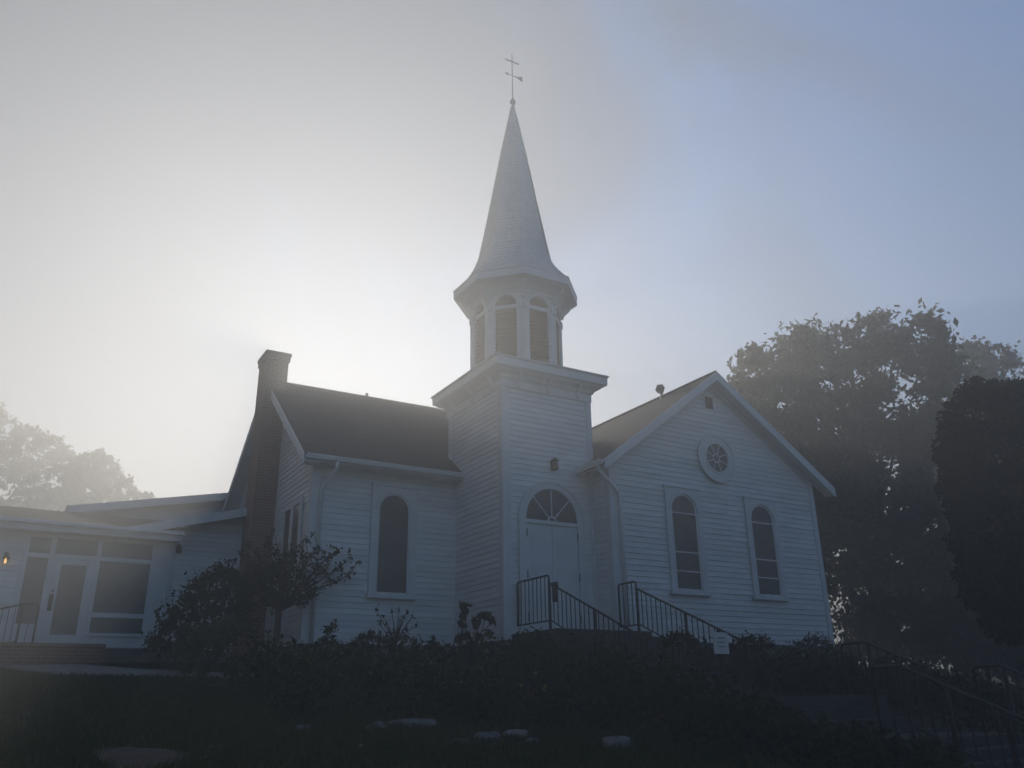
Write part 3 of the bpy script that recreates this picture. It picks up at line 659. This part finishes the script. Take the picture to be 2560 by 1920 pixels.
# lit and unlit lamps of the wing
t = thing('wall_lantern', 'lit lantern glowing orange on the far left wall', 'lamp', (-8.766, YA-.03, 1.6))
m_ = MB(); m_.box(-8.81, -8.72, YA-.055, YA-.022, 1.66, 1.86); m_.build('back_plate', IRON, t)
m_ = MB(); m_.lathe([(.02, 1.86), (.03, 1.83), (.085, 1.74), (.08, 1.73)], (-8.766, YA-.12, 0), 10); m_.tube([(-8.766, YA-.05, 1.80), (-8.766, YA-.12, 1.84)], .01, 6); m_.build('lantern_hood', IRON, t)
m_ = MB(); m_.lathe([(.008, 1.625), (.022, 1.64), (.026, 1.665), (.018, 1.70), (.010, 1.73)], (-8.766, YA-.12, 0), 12); m_.build('bulb', BULB, t, smooth=True)
YC = 6.03
t = thing('security_light', 'small unlit light on the siding under the eave right of the glazed entrance', 'lamp', (-5.33, YC, 2.2))
m_ = MB(); m_.box(-5.38, -5.28, YC-.06, YC-.022, 2.17, 2.3); m_.build('back_plate', IRON, t)
m_ = MB(); m_.lathe([(.03, 2.10), (.065, 2.12), (.06, 2.22), (.03, 2.26)], (-5.33, YC-.10, 0), 10); m_.build('lamp_head', IRON, t)

# rear hall
hall = thing('rear_hall', 'pale hall with a gently rising roof edge behind the low wing', 'building', (-5, 10, -.4))
zh = lambda x: 3.72+.195*(x+7.6)
P = [(-7.25, 10, -.3), (-1.6, 10, -.3), (-1.6, 10, zh(-1.6)-.1), (-7.25, 10, zh(-7.25)-.1)]
m_ = MB(); m_.prism(P, (0, 9, 0)); siding(m_, [(p[0], p[2]) for p in P], (0, 10, 0), (1, 0, 0), (0, -1, 0)); m_.build('wall', PAINT, hall)
m_ = MB(); PP, d = slab((-7.6, 9.7, zh(-7.6)), (-1.6, 9.7, zh(-1.6)), (-1.6, 19.2, zh(-1.6)), (-7.6, 19.2, zh(-7.6)), .1); m_.prism(PP, d)
PP, d = slab((4.4, 9.7, zh(-7.6)), (-1.6, 9.7, zh(-1.6)), (-1.6, 19.2, zh(-1.6)), (4.4, 19.2, zh(-7.6)), .1); m_.prism(PP, d); m_.build('roof', SHY, hall)
m_ = MB(); m_.prism([(-7.63, 9.69, zh(-7.63)+.015), (-1.6, 9.69, zh(-1.6)+.015), (-1.6, 9.69, zh(-1.6)-.2), (-7.63, 9.69, zh(-7.63)-.2)], (0, -.03, 0)); m_.build('rake_board', TRIM, hall)
m_ = MB(); m_.prism([(-7.6, 9.7, zh(-7.6)-.11), (-1.6, 9.7, zh(-1.6)-.11), (-1.6, 9.7, zh(-1.6)-.14), (-7.6, 9.7, zh(-7.6)-.14)], (0, .29, 0)); m_.build('soffit', TRIM, hall)
m_ = MB(); m_.box(-7.66, -7.6, 9.66, 19.2, zh(-7.6)-.22, zh(-7.6)+.01); m_.build('gutter', TRIM, hall)

# ---------------------------------------------------------------- stoop and steps
t = thing('brick_stoop', 'low brick stoop in front of the glazed entrance', 'stoop', (-7.9, 5.4, -.4))
m_ = MB(); m_.box(-9.0, -6.72, 4.8, YA-.062, -.8, -.10); m_.build('base', BRICK, t)
m_ = MB(); m_.box(-9.04, -6.69, 4.76, YA-.062, -.10, -.03); m_.build('cap', BRICK, t, bevel=.008)
for k in range(2):
    m_ = MB(); m_.box(-9.0-.32*(k+1), -9.0-.32*k, 4.8, YA-.062, -.8, -.03-.14*(k+1)); m_.build('step', BRICK, t)
def flight(name, label, x0, x1, y0, z0, n, rise=.12, run=.29, landing=None):
    t = thing(name, label, 'steps', ((x0+x1)/2, y0, z0-rise*n))
    if landing is not None:
        m_ = MB(); m_.box(x0, x1, y0, landing, z0-1.3, z0); m_.build('landing', STEPS, t, bevel=.012)
    for i in range(n):
        m_ = MB(); yy = y0-run*i; m_.box(x0, x1, yy-run, yy-.0005, z0-1.3-.2*i, z0-rise*(i+1)); m_.build('step', STEPS, t, bevel=.012)
    return t
flight('church_steps', 'dark flight of steps with a landing below the arched church door', .12, 2.34, -1.69, 0, 9, landing=-.065)
flight('garden_steps', 'short flight of three dark steps at the right of the garden bank', .05, 2.45, -6.6, -1.25, 3, rise=.135)
flight('lower_steps', 'lowest flight of pale-edged stone steps at the bottom right corner', .05, 2.45, -8.5, -1.69, 6, rise=.12)

# ---------------------------------------------------------------- railings
def rail_thing(name, label, axis, fixed, level, slope, hb, posts, group='black iron stair railings', foot=.75, step=.135, dirn=-1):
    """level: (s0,s1,z) or None; slope: (s0,z0,s1,z1); s runs along the axis"""
    P = (lambda s, z: (fixed, s, z)) if axis == 'y' else (lambda s, z: (s, fixed, z))
    s_all = ([level[0]] if level else [])+[slope[0]]
    t = thing(name, label, 'railing', P(s_all[0], (level[2] if level else slope[1])-foot-.2), group)
    def bal(s, zb, zt):
        m_ = MB(); p = P(s, zb); m_.box(p[0]-.007, p[0]+.007, p[1]-.007, p[1]+.007, zb, zt); m_.build('baluster', IRON, t)
    sg = 1 if slope[2] > slope[0] else -1
    if level:
        a, b, z = level; r = .05
        m_ = MB(); m_.tube([P(a, z-.85), P(a, z-r), P(a+sg*r*.3, z-r*.3), P(a+sg*r, z), P(b-sg*r, z), P(b-sg*r*.3, z-r*.3), P(b, z-r), P(b, z-.99)], .02, 8); m_.build('top_rail', IRON, t, smooth=True)
        m_ = MB(); m_.tube([P(a, z-.84), P(b, z-.84)], .015, 6); m_.build('bottom_rail', IRON, t)
        n = max(2, int(abs(b-a)/step))
        for i in range(1, n): bal(a+(b-a)*i/n, z-.84, z)
    a, za, b, zb = slope; zs = lambda s: za+(zb-za)*(s-a)/(b-a)
    m_ = MB(); m_.tube([P(a, za), P(b, zb)], .02, 8); m_.build('top_rail', IRON, t)
    m_ = MB(); m_.tube([P(a, za-hb), P(b, zb-hb)], .015, 6); m_.build('bottom_rail', IRON, t)
    n = max(2, int(abs(b-a)/step))
    for i in range(1, n):
        s = a+(b-a)*i/n; bal(s, zs(s)-hb, zs(s))
    for s in posts:
        m_ = MB(); z = zs(min(max(s, min(a, b)), max(a, b))); p = P(s, z); m_.box(p[0]-.02, p[0]+.02, p[1]-.02, p[1]+.02, z-foot-.25, z); m_.build('post', IRON, t)
    return t
rail_thing('stair_railing', 'black iron railing on the left side of the church door steps', 'y', .25, (-.09, -1.26, 1.01), (-1.27, .865, -4.05, -.35), .68, (-1.27, -2.7, -4.05), dirn=-1)
rail_thing('stair_railing', 'black iron railing on the right side of the church door steps, nearer the gable', 'y', 2.2, (-.88, -1.45, .98), (-1.46, .835, -4.25, -.36), .68, (-1.46, -2.83, -4.25))
rail_thing('stair_railing', 'dark upper railing over the garden bank beside the short flight', 'y', 2.3, (-6.1, -6.55, -.50), (-6.57, -.52, -7.40, -.87), .62, (-6.57, -7.0, -7.40), foot=.6)
rail_thing('stair_railing', 'dark left railing of the lowest steps in the bottom right corner', 'y', .3, (-8.1, -8.5, -.92), (-8.5, -.93, -10.2, -1.66), .62, (-8.5, -9.0, -9.6, -10.2), foot=.7)
rail_thing('stair_railing', 'dark railing cut by the right edge, far side of the lowest steps', 'y', 2.3, (-8.1, -8.5, -.90), (-8.5, -.92, -10.2, -1.65), .62, (-8.5, -9.0, -9.6, -10.2), foot=.7)
a = at_y(200/3.456, 1150+1240/3.456, 4.9); b = at_y(340/3.456, 1150+1248/3.456, 4.9); c0 = at_y(0, 1150+1290/3.456, 4.9)
rail_thing('stoop_railing', 'black iron railing at the left end of the brick stoop', 'x', 4.9, (b[0], a[0], a[2]), (a[0], a[2]-.01, a[0]-1.0, a[2]-.30), .72, (a[0], a[0]-.95), foot=.75, step=.11)
t = thing('hanging_box', 'small dark box fixed to the left church railing beside its post', 'box', (.25, -1.4, .5))
m_ = MB(); m_.box(.222, .278, -1.53, -1.40, .49, .83); m_.build('box_body', IRON, t, bevel=.01)
m_ = MB(); m_.box(.218, .282, -1.535, -1.395, .83, .85); m_.build('lid', IRON, t)

# notice on a post
sp_ = at_y(1802, 1608, -4.6)
t = thing('notice_sign', 'small white notice with lines of text in front of the church steps', 'sign', (sp_[0], sp_[1], sp_[2]-.9))
hw_, hh_ = .155, .165
m_ = MB(); m_.box(sp_[0]-.02, sp_[0]+.02, sp_[1]+.01, sp_[1]+.05, sp_[2]-1.0, sp_[2]+.21); m_.build('post', IRON, t)
m_ = MB(); m_.box(sp_[0]-hw_, sp_[0]+hw_, sp_[1]-.012, sp_[1]+.01, sp_[2]-hh_, sp_[2]+hh_); m_.build('panel', SIGNW, t, bevel=.006)
m_ = MB()
for k, (l, r_) in enumerate(((-.07, .08), (-.09, .07), (-.06, .085))):
    x = sp_[0]+l
    while x < sp_[0]+r_:
        d = random.uniform(.012, .03); m_.box(x, min(x+d, sp_[0]+r_), sp_[1]-.015, sp_[1]-.0125, sp_[2]+.07-.065*k, sp_[2]+.088-.065*k); x += d+.009
m_.build('text_lines', INK, t)

# ---------------------------------------------------------------- trees
def limb(mb, p, q, r0, r1, bend=.12, n=5):
    p, q = Vector(p), Vector(q); L = (q-p).length; off = Vector([random.uniform(-1, 1)*bend*L for _ in range(3)])
    pts = [p.lerp(q, i/n)+off*math.sin(math.pi*i/n)*.6 for i in range(n+1)]
    mb.tube(pts, [r0+(r1-r0)*i/n for i in range(n+1)], 7, caps=False)
def in_poly(x, y, P):
    c = False
    for i in range(len(P)):
        (x1, y1), (x2, y2) = P[i], P[i-1]
        if (y1 > y) != (y2 > y) and x < (x2-x1)*(y-y1)/(y2-y1)+x1: c = not c
    return c
def crown_tree(name, label, outline, dist, cl_px, n_cl, n_leaf, size, leafm, trunk_px, trunk_r, depth, holes=(), edge=True, group=None, nlimb=16, cat='tree', soft=True):
    xs = [p[0] for p in outline]; ys = [p[1] for p in outline]; cxm = sum(xs)/len(xs); cym = sum(ys)/len(ys)
    cl = []; pxm = S22/F*dist
    def put(x, y, rp, n, dj):
        p = far(x*S22, y*S22, dist+dj); r = rp*pxm; cl.append((p, (r, r, r*.8), n))
    tries = 0
    while len(cl) < n_cl and tries < n_cl*60:
        tries += 1
        x, y = random.uniform(min(xs), max(xs)), random.uniform(min(ys), max(ys))
        if not in_poly(x, y, outline) or any(math.hypot(x-h[0], y-h[1]) < h[2] for h in holes): continue
        k = max(0.1, 1-(((x-cxm)/(max(xs)-min(xs))*2)**2+((y-cym)/(max(ys)-min(ys))*2)**2)*.6)
        rp = cl_px*random.uniform(.6, 1.15)
        put(x, y, rp, int(n_leaf*(rp/cl_px)**2), random.uniform(-1, 1)*depth*math.sqrt(k))
    if edge:                                                        # small tufts that break the outline
        for i in range(len(outline)-1):
            (x1, y1), (x2, y2) = outline[i], outline[i+1]; m = max(1, int(math.hypot(x2-x1, y2-y1)/(cl_px*.55)))
            for j in range(m):
                k = (j+random.random())/m; rp = cl_px*random.uniform(.25, .5)
                put(x1+(x2-x1)*k+random.uniform(-8, 8), y1+(y2-y1)*k+random.uniform(-6, 10), rp, int(n_leaf*.22), random.uniform(-1, 1)*depth*.6)
    base = far(trunk_px[0]*S22, trunk_px[1]*S22, dist); base[2] = gz(base[0], base[1])-.1
    t = thing(name, label, cat, base, group)
    quads_obj('crown', leaves(cl, size, soft=soft), leafm, t)
    m_ = MB(); fork = far(trunk_px[2]*S22, trunk_px[3]*S22, dist)
    limb(m_, base, fork, trunk_r, trunk_r*.7, .03, 8)
    for c, r, n in random.sample(cl, min(nlimb, len(cl))):
        mid = Vector(fork).lerp(Vector(c), .45)+Vector((0, 0, .4))
        limb(m_, fork, mid, trunk_r*.42, trunk_r*.2); limb(m_, mid, c, trunk_r*.2, trunk_r*.05)
    m_.build('trunk', BARK, t, smooth=True)
    return t
OUT_R = [(1575, 1180), (1570, 960), (1582, 850), (1592, 790), (1615, 755), (1645, 748), (1672, 772), (1690, 728), (1722, 712), (1765, 722), (1800, 708), (1850, 706), (1872, 690), (1900, 682),
         (1932, 700), (1958, 726), (1985, 690), (2012, 686), (2036, 712), (2058, 760), (2075, 840), (2110, 1000), (2120, 1200), (2100, 1330), (1980, 1350), (1900, 1335), (1850, 1300), (1810, 1270), (1700, 1300)]
crown_tree('broadleaf_tree', 'tall leafy tree with a ragged yellow-green crown behind the right gable', OUT_R, 29, 40, 560, 150, .125, LEAF_R, (1895, 1420, 1900, 1180), .36, 3.6,
           holes=((1928, 795, 24), (1940, 832, 22), (2045, 850, 16)), nlimb=40)
OUT_R2 = [(2030, 900), (2050, 760), (2085, 748), (2130, 742), (2165, 752), (2195, 780), (2225, 800), (2330, 860), (2330, 1250), (2060, 1250)]
crown_tree('broadleaf_tree', 'thinner sparse tree at the right edge behind the dark evergreen', OUT_R2, 38, 36, 200, 100, .14, LEAF_R2, (2150, 1400, 2150, 1150), .3, 3.0, holes=((2105, 800, 12), (2150, 830, 14), (2020, 860, 12)), nlimb=26)
OUT_C = [(2042, 880), (2055, 858), (2075, 850), (2090, 862), (2105, 832), (2125, 820), (2142, 832), (2160, 836), (2200, 838), (2330, 850), (2400, 1000), (2400, 1240), (2300, 1350), (2190, 1378), (2150, 1372), (2110, 1310), (2075, 1210), (2052, 1080), (2036, 960)]
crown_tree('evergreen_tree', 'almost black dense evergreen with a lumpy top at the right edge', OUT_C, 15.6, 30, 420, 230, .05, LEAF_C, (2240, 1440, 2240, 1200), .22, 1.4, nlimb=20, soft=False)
OUT_L1 = [(-260, 1110), (-240, 960), (-150, 870), (-60, 875), (0, 888), (22, 905), (45, 925), (70, 930), (95, 940), (120, 948), (140, 975), (160, 995), (178, 1040), (165, 1120)]
crown_tree('wood_edge_tree', 'taller pale tree dissolving in fog at the left edge', OUT_L1, 66, 20, 330, 60, .22, LEAF_L, (-60, 1120, -60, 1040), .4, 5, nlimb=10, group='foggy trees behind the low wing')
OUT_L2 = [(130, 1110), (150, 1010), (185, 985), (215, 978), (238, 1000), (262, 1028), (280, 1045), (292, 1070), (288, 1110)]
crown_tree('wood_edge_tree', 'lower rounded tree fading in fog just above the rear hall roof', OUT_L2, 64, 16, 130, 50, .2, LEAF_L, (215, 1120, 215, 1080), .3, 4, nlimb=8, group='foggy trees behind the low wing')
OUT_L3 = [(285, 1100), (296, 1072), (312, 1066), (326, 1068), (338, 1100)]
crown_tree('wood_edge_tree', 'faint low sapling peeping over the rear hall roof edge', OUT_L3, 60, 12, 14, 26, .16, LEAF_L, (312, 1120, 312, 1090), .12, 1, nlimb=4, group='foggy trees behind the low wing')

for x, y, rx_, n_ in ((1838, 1362, 36, 18), (1895, 1342, 40, 20), (1960, 1346, 46, 24), (2035, 1356, 50, 24), (2110, 1372, 50, 30), (2190, 1386, 50, 30), (2260, 1390, 50, 26)):  # bushes added to block the bright haze showing under the crown
    cl = []
    for k in range(n_):
        p = far((x+random.uniform(-1, 1)*rx_)*S22, (y+random.uniform(-46, 70))*S22, 25.5+random.uniform(-1, 1)); cl.append((p, (.42, .42, .34), 110))
    b_ = far(x*S22, y*S22, 25.5); b_[2] = gz(b_[0], b_[1])
    t = thing('haze_blocking_bush', 'dark bush added to block the bright haze beneath the tall broadleaf tree', 'bush', b_, 'added bushes beneath the broadleaf tree')
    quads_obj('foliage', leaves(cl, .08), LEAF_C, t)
    m_ = MB()
    for c in cl[:6]: limb(m_, b_, c[0], .02, .008)
    m_.build('stem', BARK, t)
# small ornamental tree in front of the chimney
def px_w(x, y, Y): return at_y(x*S22, y*S22, Y)
t0 = px_w(598, 1400, 1.6); t0[2] = gz(t0[0], t0[1])
t = thing('ornamental_tree', 'small sparse ornamental tree with upswept twigs in front of the chimney', 'tree', t0)
m_ = MB(); fork = px_w(603, 1318, 1.6); limb(m_, t0, fork, .075, .055, .03)
cl = []
tips = [(760, 1238), (735, 1185), (745, 1215), (712, 1200), (700, 1235), (690, 1180), (668, 1195), (650, 1215), (640, 1185), (622, 1200), (600, 1180), (575, 1175), (555, 1195), (525, 1190), (545, 1230), (560, 1255), (580, 1225), (620, 1240), (660, 1250), (700, 1265), (640, 1275), (680, 1285), (660, 1305), (610, 1215), (530, 1250), (570, 1290), (592, 1270)]
for x, y in tips:
    e = px_w(x, y, 1.6+random.uniform(-.5, .5)); mid = Vector(fork).lerp(Vector(e), .5)+Vector((0, 0, random.uniform(-.06, .08)))
    limb(m_, fork, mid, .03, .017, .08); limb(m_, mid, e, .017, .006, .08)
    for k in (.35, .6, .8, .95):
        q = Vector(mid).lerp(Vector(e), k); cl.append((q, (.11, .11, .10), 11))
        s = q+Vector((random.uniform(-.2, .2), random.uniform(-.2, .2), random.uniform(.05, .28))); limb(m_, q, s, .007, .003, .1, 3); cl.append((s, (.07, .07, .09), 8))
for x, y in ((560, 1240), (580, 1260), (600, 1235), (545, 1265), (620, 1265), (590, 1300), (635, 1245)):
    cl.append((px_w(x, y, 1.7), (.30, .35, .24), 150))
m_.build('trunk', BARK, t, smooth=True); quads_obj('crown', leaves(cl, .045), LEAF_S, t)

# ---------------------------------------------------------------- shrubs and garden
def shrub(name, label, cl, stems, leafm, size, cat='shrub', group=None):
    c = cl[0][0]; base = np.array([c[0], c[1], gz(c[0], c[1])])
    t = thing(name, label, cat, base, group)
    quads_obj('foliage', leaves(cl, size, soft=True), leafm, t)
    m_ = MB()
    for a, b in stems: limb(m_, a, b, .016, .005, .06)
    m_.build('stem', BARK, t, smooth=True)
    return t
def clumps(pts, Y, rpx, n, jit=.3):
    out = []
    for x, y in pts:
        p = px_w(x, y, Y+random.uniform(-jit, jit)); r = rpx*S22/F*np.linalg.norm(p-CAM)*random.uniform(.85, 1.15); out.append((p, (r, r*1.1, r*.85), n))
    return out
def stems_of(cl):
    b = cl[0][0]; g = Vector((b[0], b[1], gz(b[0], b[1])-.05))
    return [(g+Vector((random.uniform(-.08, .08), random.uniform(-.08, .08), 0)), Vector(c[0])) for c in cl]
cl = clumps([(480, 1232), (455, 1250), (430, 1262), (500, 1245), (515, 1262), (405, 1295), (440, 1290), (480, 1280), (520, 1290), (380, 1325), (420, 1330), (460, 1320), (500, 1320), (535, 1310), (365, 1352), (400, 1365), (440, 1365), (480, 1360), (520, 1355), (340, 1385), (370, 1400), (420, 1400), (470, 1400)], 3.6, 26, 300)
shrub('rounded_bush', 'large dark rounded bush left of the chimney', cl, stems_of(cl), LEAF_S, .055, 'bush')
cl = clumps([(400, 1395), (425, 1375), (445, 1362), (470, 1352), (490, 1345), (510, 1360), (455, 1385), (485, 1385), (420, 1415), (380, 1410)], 2.6, 20, 70)
shrub('perennial_clump', 'pale green perennial clump below the rounded bush', cl, stems_of(cl), LEAF_P, .07, 'plant')
cl = clumps([(405, 1440), (430, 1470), (455, 1488), (485, 1478), (510, 1490), (530, 1465), (440, 1450)], -.6, 17, 40)
shrub('perennial_clump', 'pale leafy plant at the right end of the concrete path', cl, stems_of(cl), LEAF_P, .06, 'plant')
cl = clumps([(665, 1400), (685, 1392), (700, 1384), (715, 1390), (735, 1398), (708, 1360), (722, 1352)], 1.2, 12, 90); shrub('low_shrub', 'low dark shrub with a thin spire below the wing corner', cl, stems_of(cl), LEAF_S, .04)
cl = clumps([(765, 1392), (780, 1378), (800, 1374), (820, 1382), (790, 1395)], 1.1, 14, 110); shrub('low_shrub', 'dark mounded shrub left of the twiggy bush under the wing window', cl, stems_of(cl), LEAF_S, .04)
cl = clumps([(838, 1385), (858, 1372), (876, 1378), (895, 1388), (850, 1396)], 1.0, 17, 120)
st = stems_of(cl)+[(Vector(px_w(855, 1390, 1.0)), Vector(px_w(x, y, 1.0+random.uniform(-.3, .3)))) for x, y in ((815, 1318), (828, 1330), (846, 1322), (862, 1316), (864, 1340), (880, 1322), (892, 1330), (900, 1350), (835, 1345), (873, 1330), (822, 1350))]
tw = [(b, (.05, .05, .12), 10) for a, b in st[-11:]]
shrub('twiggy_bush', 'twiggy bush with bare upright stems under the wing window', cl+tw, st, LEAF_S, .035, 'bush')
cl = clumps([(936, 1378)], .9, 6, 50, .05)+clumps([(934, 1388), (940, 1390)], .9, 9, 80, .1)+clumps([(930, 1400), (945, 1402), (938, 1398)], .9, 13, 110, .1); shrub('cone_shrub', 'small cone-shaped shrub between the wing window and the tower corner', cl, stems_of(cl), LEAF_C, .03)
cl = clumps([(1004, 1308), (1003, 1320), (1000, 1335), (997, 1350), (1040, 1330), (1050, 1328), (1025, 1340), (1028, 1352), (1060, 1340), (1010, 1370), (1035, 1375), (1055, 1370), (990, 1380), (1020, 1390), (1050, 1395)], -.3, 9, 26, .15)
shrub('broadleaf_plant', 'upright broad-leaved plant against the tower corner', cl, stems_of(cl), LEAF_S, .075, 'plant')
cl = clumps([(1440, 1388), (1455, 1378), (1472, 1372), (1486, 1378), (1500, 1388), (1470, 1392)], -4.7, 14, 120, .2); shrub('clipped_shrub', 'dark rounded shrub left of the white notice', cl, stems_of(cl), LEAF_S, .035)
cl = clumps([(1580, 1398), (1600, 1386), (1620, 1380), (1645, 1382), (1662, 1394), (1630, 1398)], -4.2, 16, 120, .3); shrub('clipped_shrub', 'wide dark shrub right of the white notice', cl, stems_of(cl), LEAF_S, .035)
cl = clumps([(1728, 1392), (1745, 1384), (1762, 1382), (1780, 1388), (1795, 1398), (1755, 1398)], -1.8, 13, 120, .3)
st = stems_of(cl)+[(Vector(px_w(x, 1395, -1.8)), Vector(px_w(x+random.uniform(-14, 14), 1362+random.uniform(0, 10), -1.8))) for x in (1735, 1745, 1755, 1765, 1775, 1788)]
shrub('spiky_shrub', 'spiky tufted shrub below the right corner of the gable', cl, st, LEAF_S, .035)
# the unlit mass of garden planting on the bank: ground cover, one object
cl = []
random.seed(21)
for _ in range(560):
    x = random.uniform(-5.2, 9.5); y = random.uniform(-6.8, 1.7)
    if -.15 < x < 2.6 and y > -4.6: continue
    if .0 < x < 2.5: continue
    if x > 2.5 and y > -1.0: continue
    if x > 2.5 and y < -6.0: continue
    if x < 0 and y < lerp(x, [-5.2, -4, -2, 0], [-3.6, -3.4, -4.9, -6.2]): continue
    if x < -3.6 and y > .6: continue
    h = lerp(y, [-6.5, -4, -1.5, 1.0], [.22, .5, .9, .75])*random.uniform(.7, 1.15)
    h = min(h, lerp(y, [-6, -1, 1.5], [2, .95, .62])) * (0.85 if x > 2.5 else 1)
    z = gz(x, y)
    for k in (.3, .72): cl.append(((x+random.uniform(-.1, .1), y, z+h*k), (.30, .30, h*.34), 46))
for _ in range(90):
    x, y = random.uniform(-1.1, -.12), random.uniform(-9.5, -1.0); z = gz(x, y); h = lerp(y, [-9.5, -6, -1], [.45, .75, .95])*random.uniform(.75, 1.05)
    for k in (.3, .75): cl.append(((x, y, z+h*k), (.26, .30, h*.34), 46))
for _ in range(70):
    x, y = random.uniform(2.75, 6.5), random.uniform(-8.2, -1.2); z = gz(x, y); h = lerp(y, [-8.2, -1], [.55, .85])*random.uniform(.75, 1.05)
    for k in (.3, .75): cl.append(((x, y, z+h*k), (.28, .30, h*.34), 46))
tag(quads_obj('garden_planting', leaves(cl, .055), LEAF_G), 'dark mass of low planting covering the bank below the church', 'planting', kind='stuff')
# yellow and pale blooms
def bloom(px, py, y, m, label, group, r=.03):
    p = px_w(px, py, y); g = gz(p[0], p[1])
    t = thing('garden_flower', label, 'flower', (p[0], p[1], g), group)
    m_ = MB(); limb(m_, (p[0]+.03, p[1]+.04, g), p, .006, .004, .05); m_.build('stem', BARK, t)
    m_ = MB()
    for k in range(9):
        a = 2*math.pi*k/9; d = Vector((math.cos(a), -.5, math.sin(a))).normalized(); s = Vector((-math.sin(a), 0, math.cos(a)))*r*.35; o = Vector(p)
        m_.add([o, o+d*r*.6-s, o+d*r*1.2, o+d*r*.6+s], [(0, 1, 2, 3)])
    m_.lathe([(.002, -r*.3), (r*.35, -r*.15), (r*.35, r*.15), (.002, r*.3)], p, 8)
    m_.build('petals', m, t)
for x, y in ((1156, 1453), (1126, 1480), (1174, 1490), (1176, 1482)): bloom(x, y, -3.7, YELP, 'small yellow bloom in the dark planting below the church steps', 'yellow blooms in the planting')
for x, y in ((996, 1474), (1115, 1497), (600, 1392), (645, 1402)): bloom(x, y, -3.6 if x > 800 else .6, PALE, 'small pale bloom in the dark planting on the bank', 'pale blooms in the planting', .028)
# edging stones along the foot of the bank
def stone(px, py, ly, lx, h, label, rot=0.0):
    v = ray(px*S22, py*S22); k = 6.0
    while k < 40 and (CAM+v*k)[2] > gz(*(CAM+v*k)[:2])+h*.6: k += .02
    p = CAM+v*k; g = gz(p[0], p[1]); n, mrow = 12, 5; m_ = MB(); vs = []
    sd = random.random()*9
    for j in range(mrow+1):
        ph = math.pi*j/mrow-math.pi/2
        for i in range(n):
            a = 2*math.pi*i/n; q = 1+.16*math.sin(3*a+sd)+.1*math.sin(5*a+2*sd+j)
            sq = lambda c, e: math.copysign(abs(c)**e, c)
            X, Y_, Z_ = lx*.5*sq(math.cos(a), .7)*sq(math.cos(ph), .6)*q, ly*.5*sq(math.sin(a), .7)*sq(math.cos(ph), .6)*q, h*.5*sq(math.sin(ph), .6)
            vs.append((p[0]+X*math.cos(rot)-Y_*math.sin(rot), p[1]+X*math.sin(rot)+Y_*math.cos(rot), g+h*.35+Z_+.02*math.sin(a*2+sd)))
    m_.v = vs; m_.f = [(j*n+i, j*n+(i+1) % n, (j+1)*n+(i+1) % n, (j+1)*n+i) for j in range(mrow) for i in range(n)]+[tuple(range(n))[::-1], tuple(range(mrow*n, mrow*n+n))]
    o = m_.build('edging_stone', STONE, smooth=True)
    return tag(o, label, 'stone', 'stones edging the foot of the bank')
random.seed(5)
stone(816, 1565, .22, .26, .10, 'short pale flat stone touching the long arched stone', .1)
stone(888, 1560, .25, .66, .10, 'long low pale stone, longest in the edging row', -.35)
stone(1052, 1588, .2, .34, .10, 'grey stone between the long stone and the tilted one', -.2)
stone(1112, 1583, .16, .30, .10, 'narrow tilted stone right of the middle of the bank', -.7)
stone(1150, 1600, .14, .22, .06, 'small thin stone just below the tilted stone', -.2)
stone(1330, 1600, .24, .34, .15, 'largest bright rounded stone at the right end of the edging', -.2)
stone(655, 1572, .2, .26, .07, 'dim flat stone at the left end of the edging', .1)
stone(992, 1600, .14, .24, .05, 'dim low stone lying in the grass below the row', 0)
# fallen leaves
def fallen(px, py, label):
    v = ray(px*S22, py*S22); k = 6.0
    while k < 40 and (CAM+v*k)[2] > gz(*(CAM+v*k)[:2])+.05: k += .02
    p = Vector(CAM+v*k); m_ = MB(); a = random.uniform(0, 6); d = Vector((math.cos(a), math.sin(a), .3))*.05; s = Vector((-math.sin(a), math.cos(a), .5))*.025
    m_.add([p-d, p-s*.9, p+d*.6, p+d, p+s], [(0, 1, 2, 3, 4)]); m_.prism([p-d, p-d*1.6, p-d*1.6+s*.12], (0, 0, .004))
    tag(m_.build('fallen_leaf', PALE), label, 'leaf', 'fallen leaves on the lawn')
for x, y in ((438, 1637), (226, 1647), (455, 1612), (780, 1610), (925, 1606)): fallen(x, y, 'single pale fallen leaf lying on the dark lawn')

# ---------------------------------------------------------------- air
m_ = MB(); m_.box(-151, 151, -61, 151, -6.3, 23.5)
hz = m_.build('haze', PAINT); hz.data.materials.clear()
hm = bpy.data.materials.new('morning_haze'); hm.use_nodes = True; t_ = hm.node_tree; t_.nodes.clear()
o_ = t_.nodes.new('ShaderNodeOutputMaterial'); pv = t_.nodes.new('ShaderNodeVolumePrincipled')
pv.inputs['Color'].default_value = (0.97, 0.985, 1.0, 1); pv.inputs['Density'].default_value = HAZE_DENSITY; pv.inputs['Anisotropy'].default_value = HAZE_G
pv.inputs['Density Attribute'].default_value = ''
t_.links.new(pv.outputs[0], o_.inputs['Volume'])
hz.data.materials.append(hm); hz['kind'] = 'stuff'; tag(hz, 'pale morning haze filling the air around the church', 'haze')
try: hm.cycles.homogeneous_volume = True
except Exception: pass
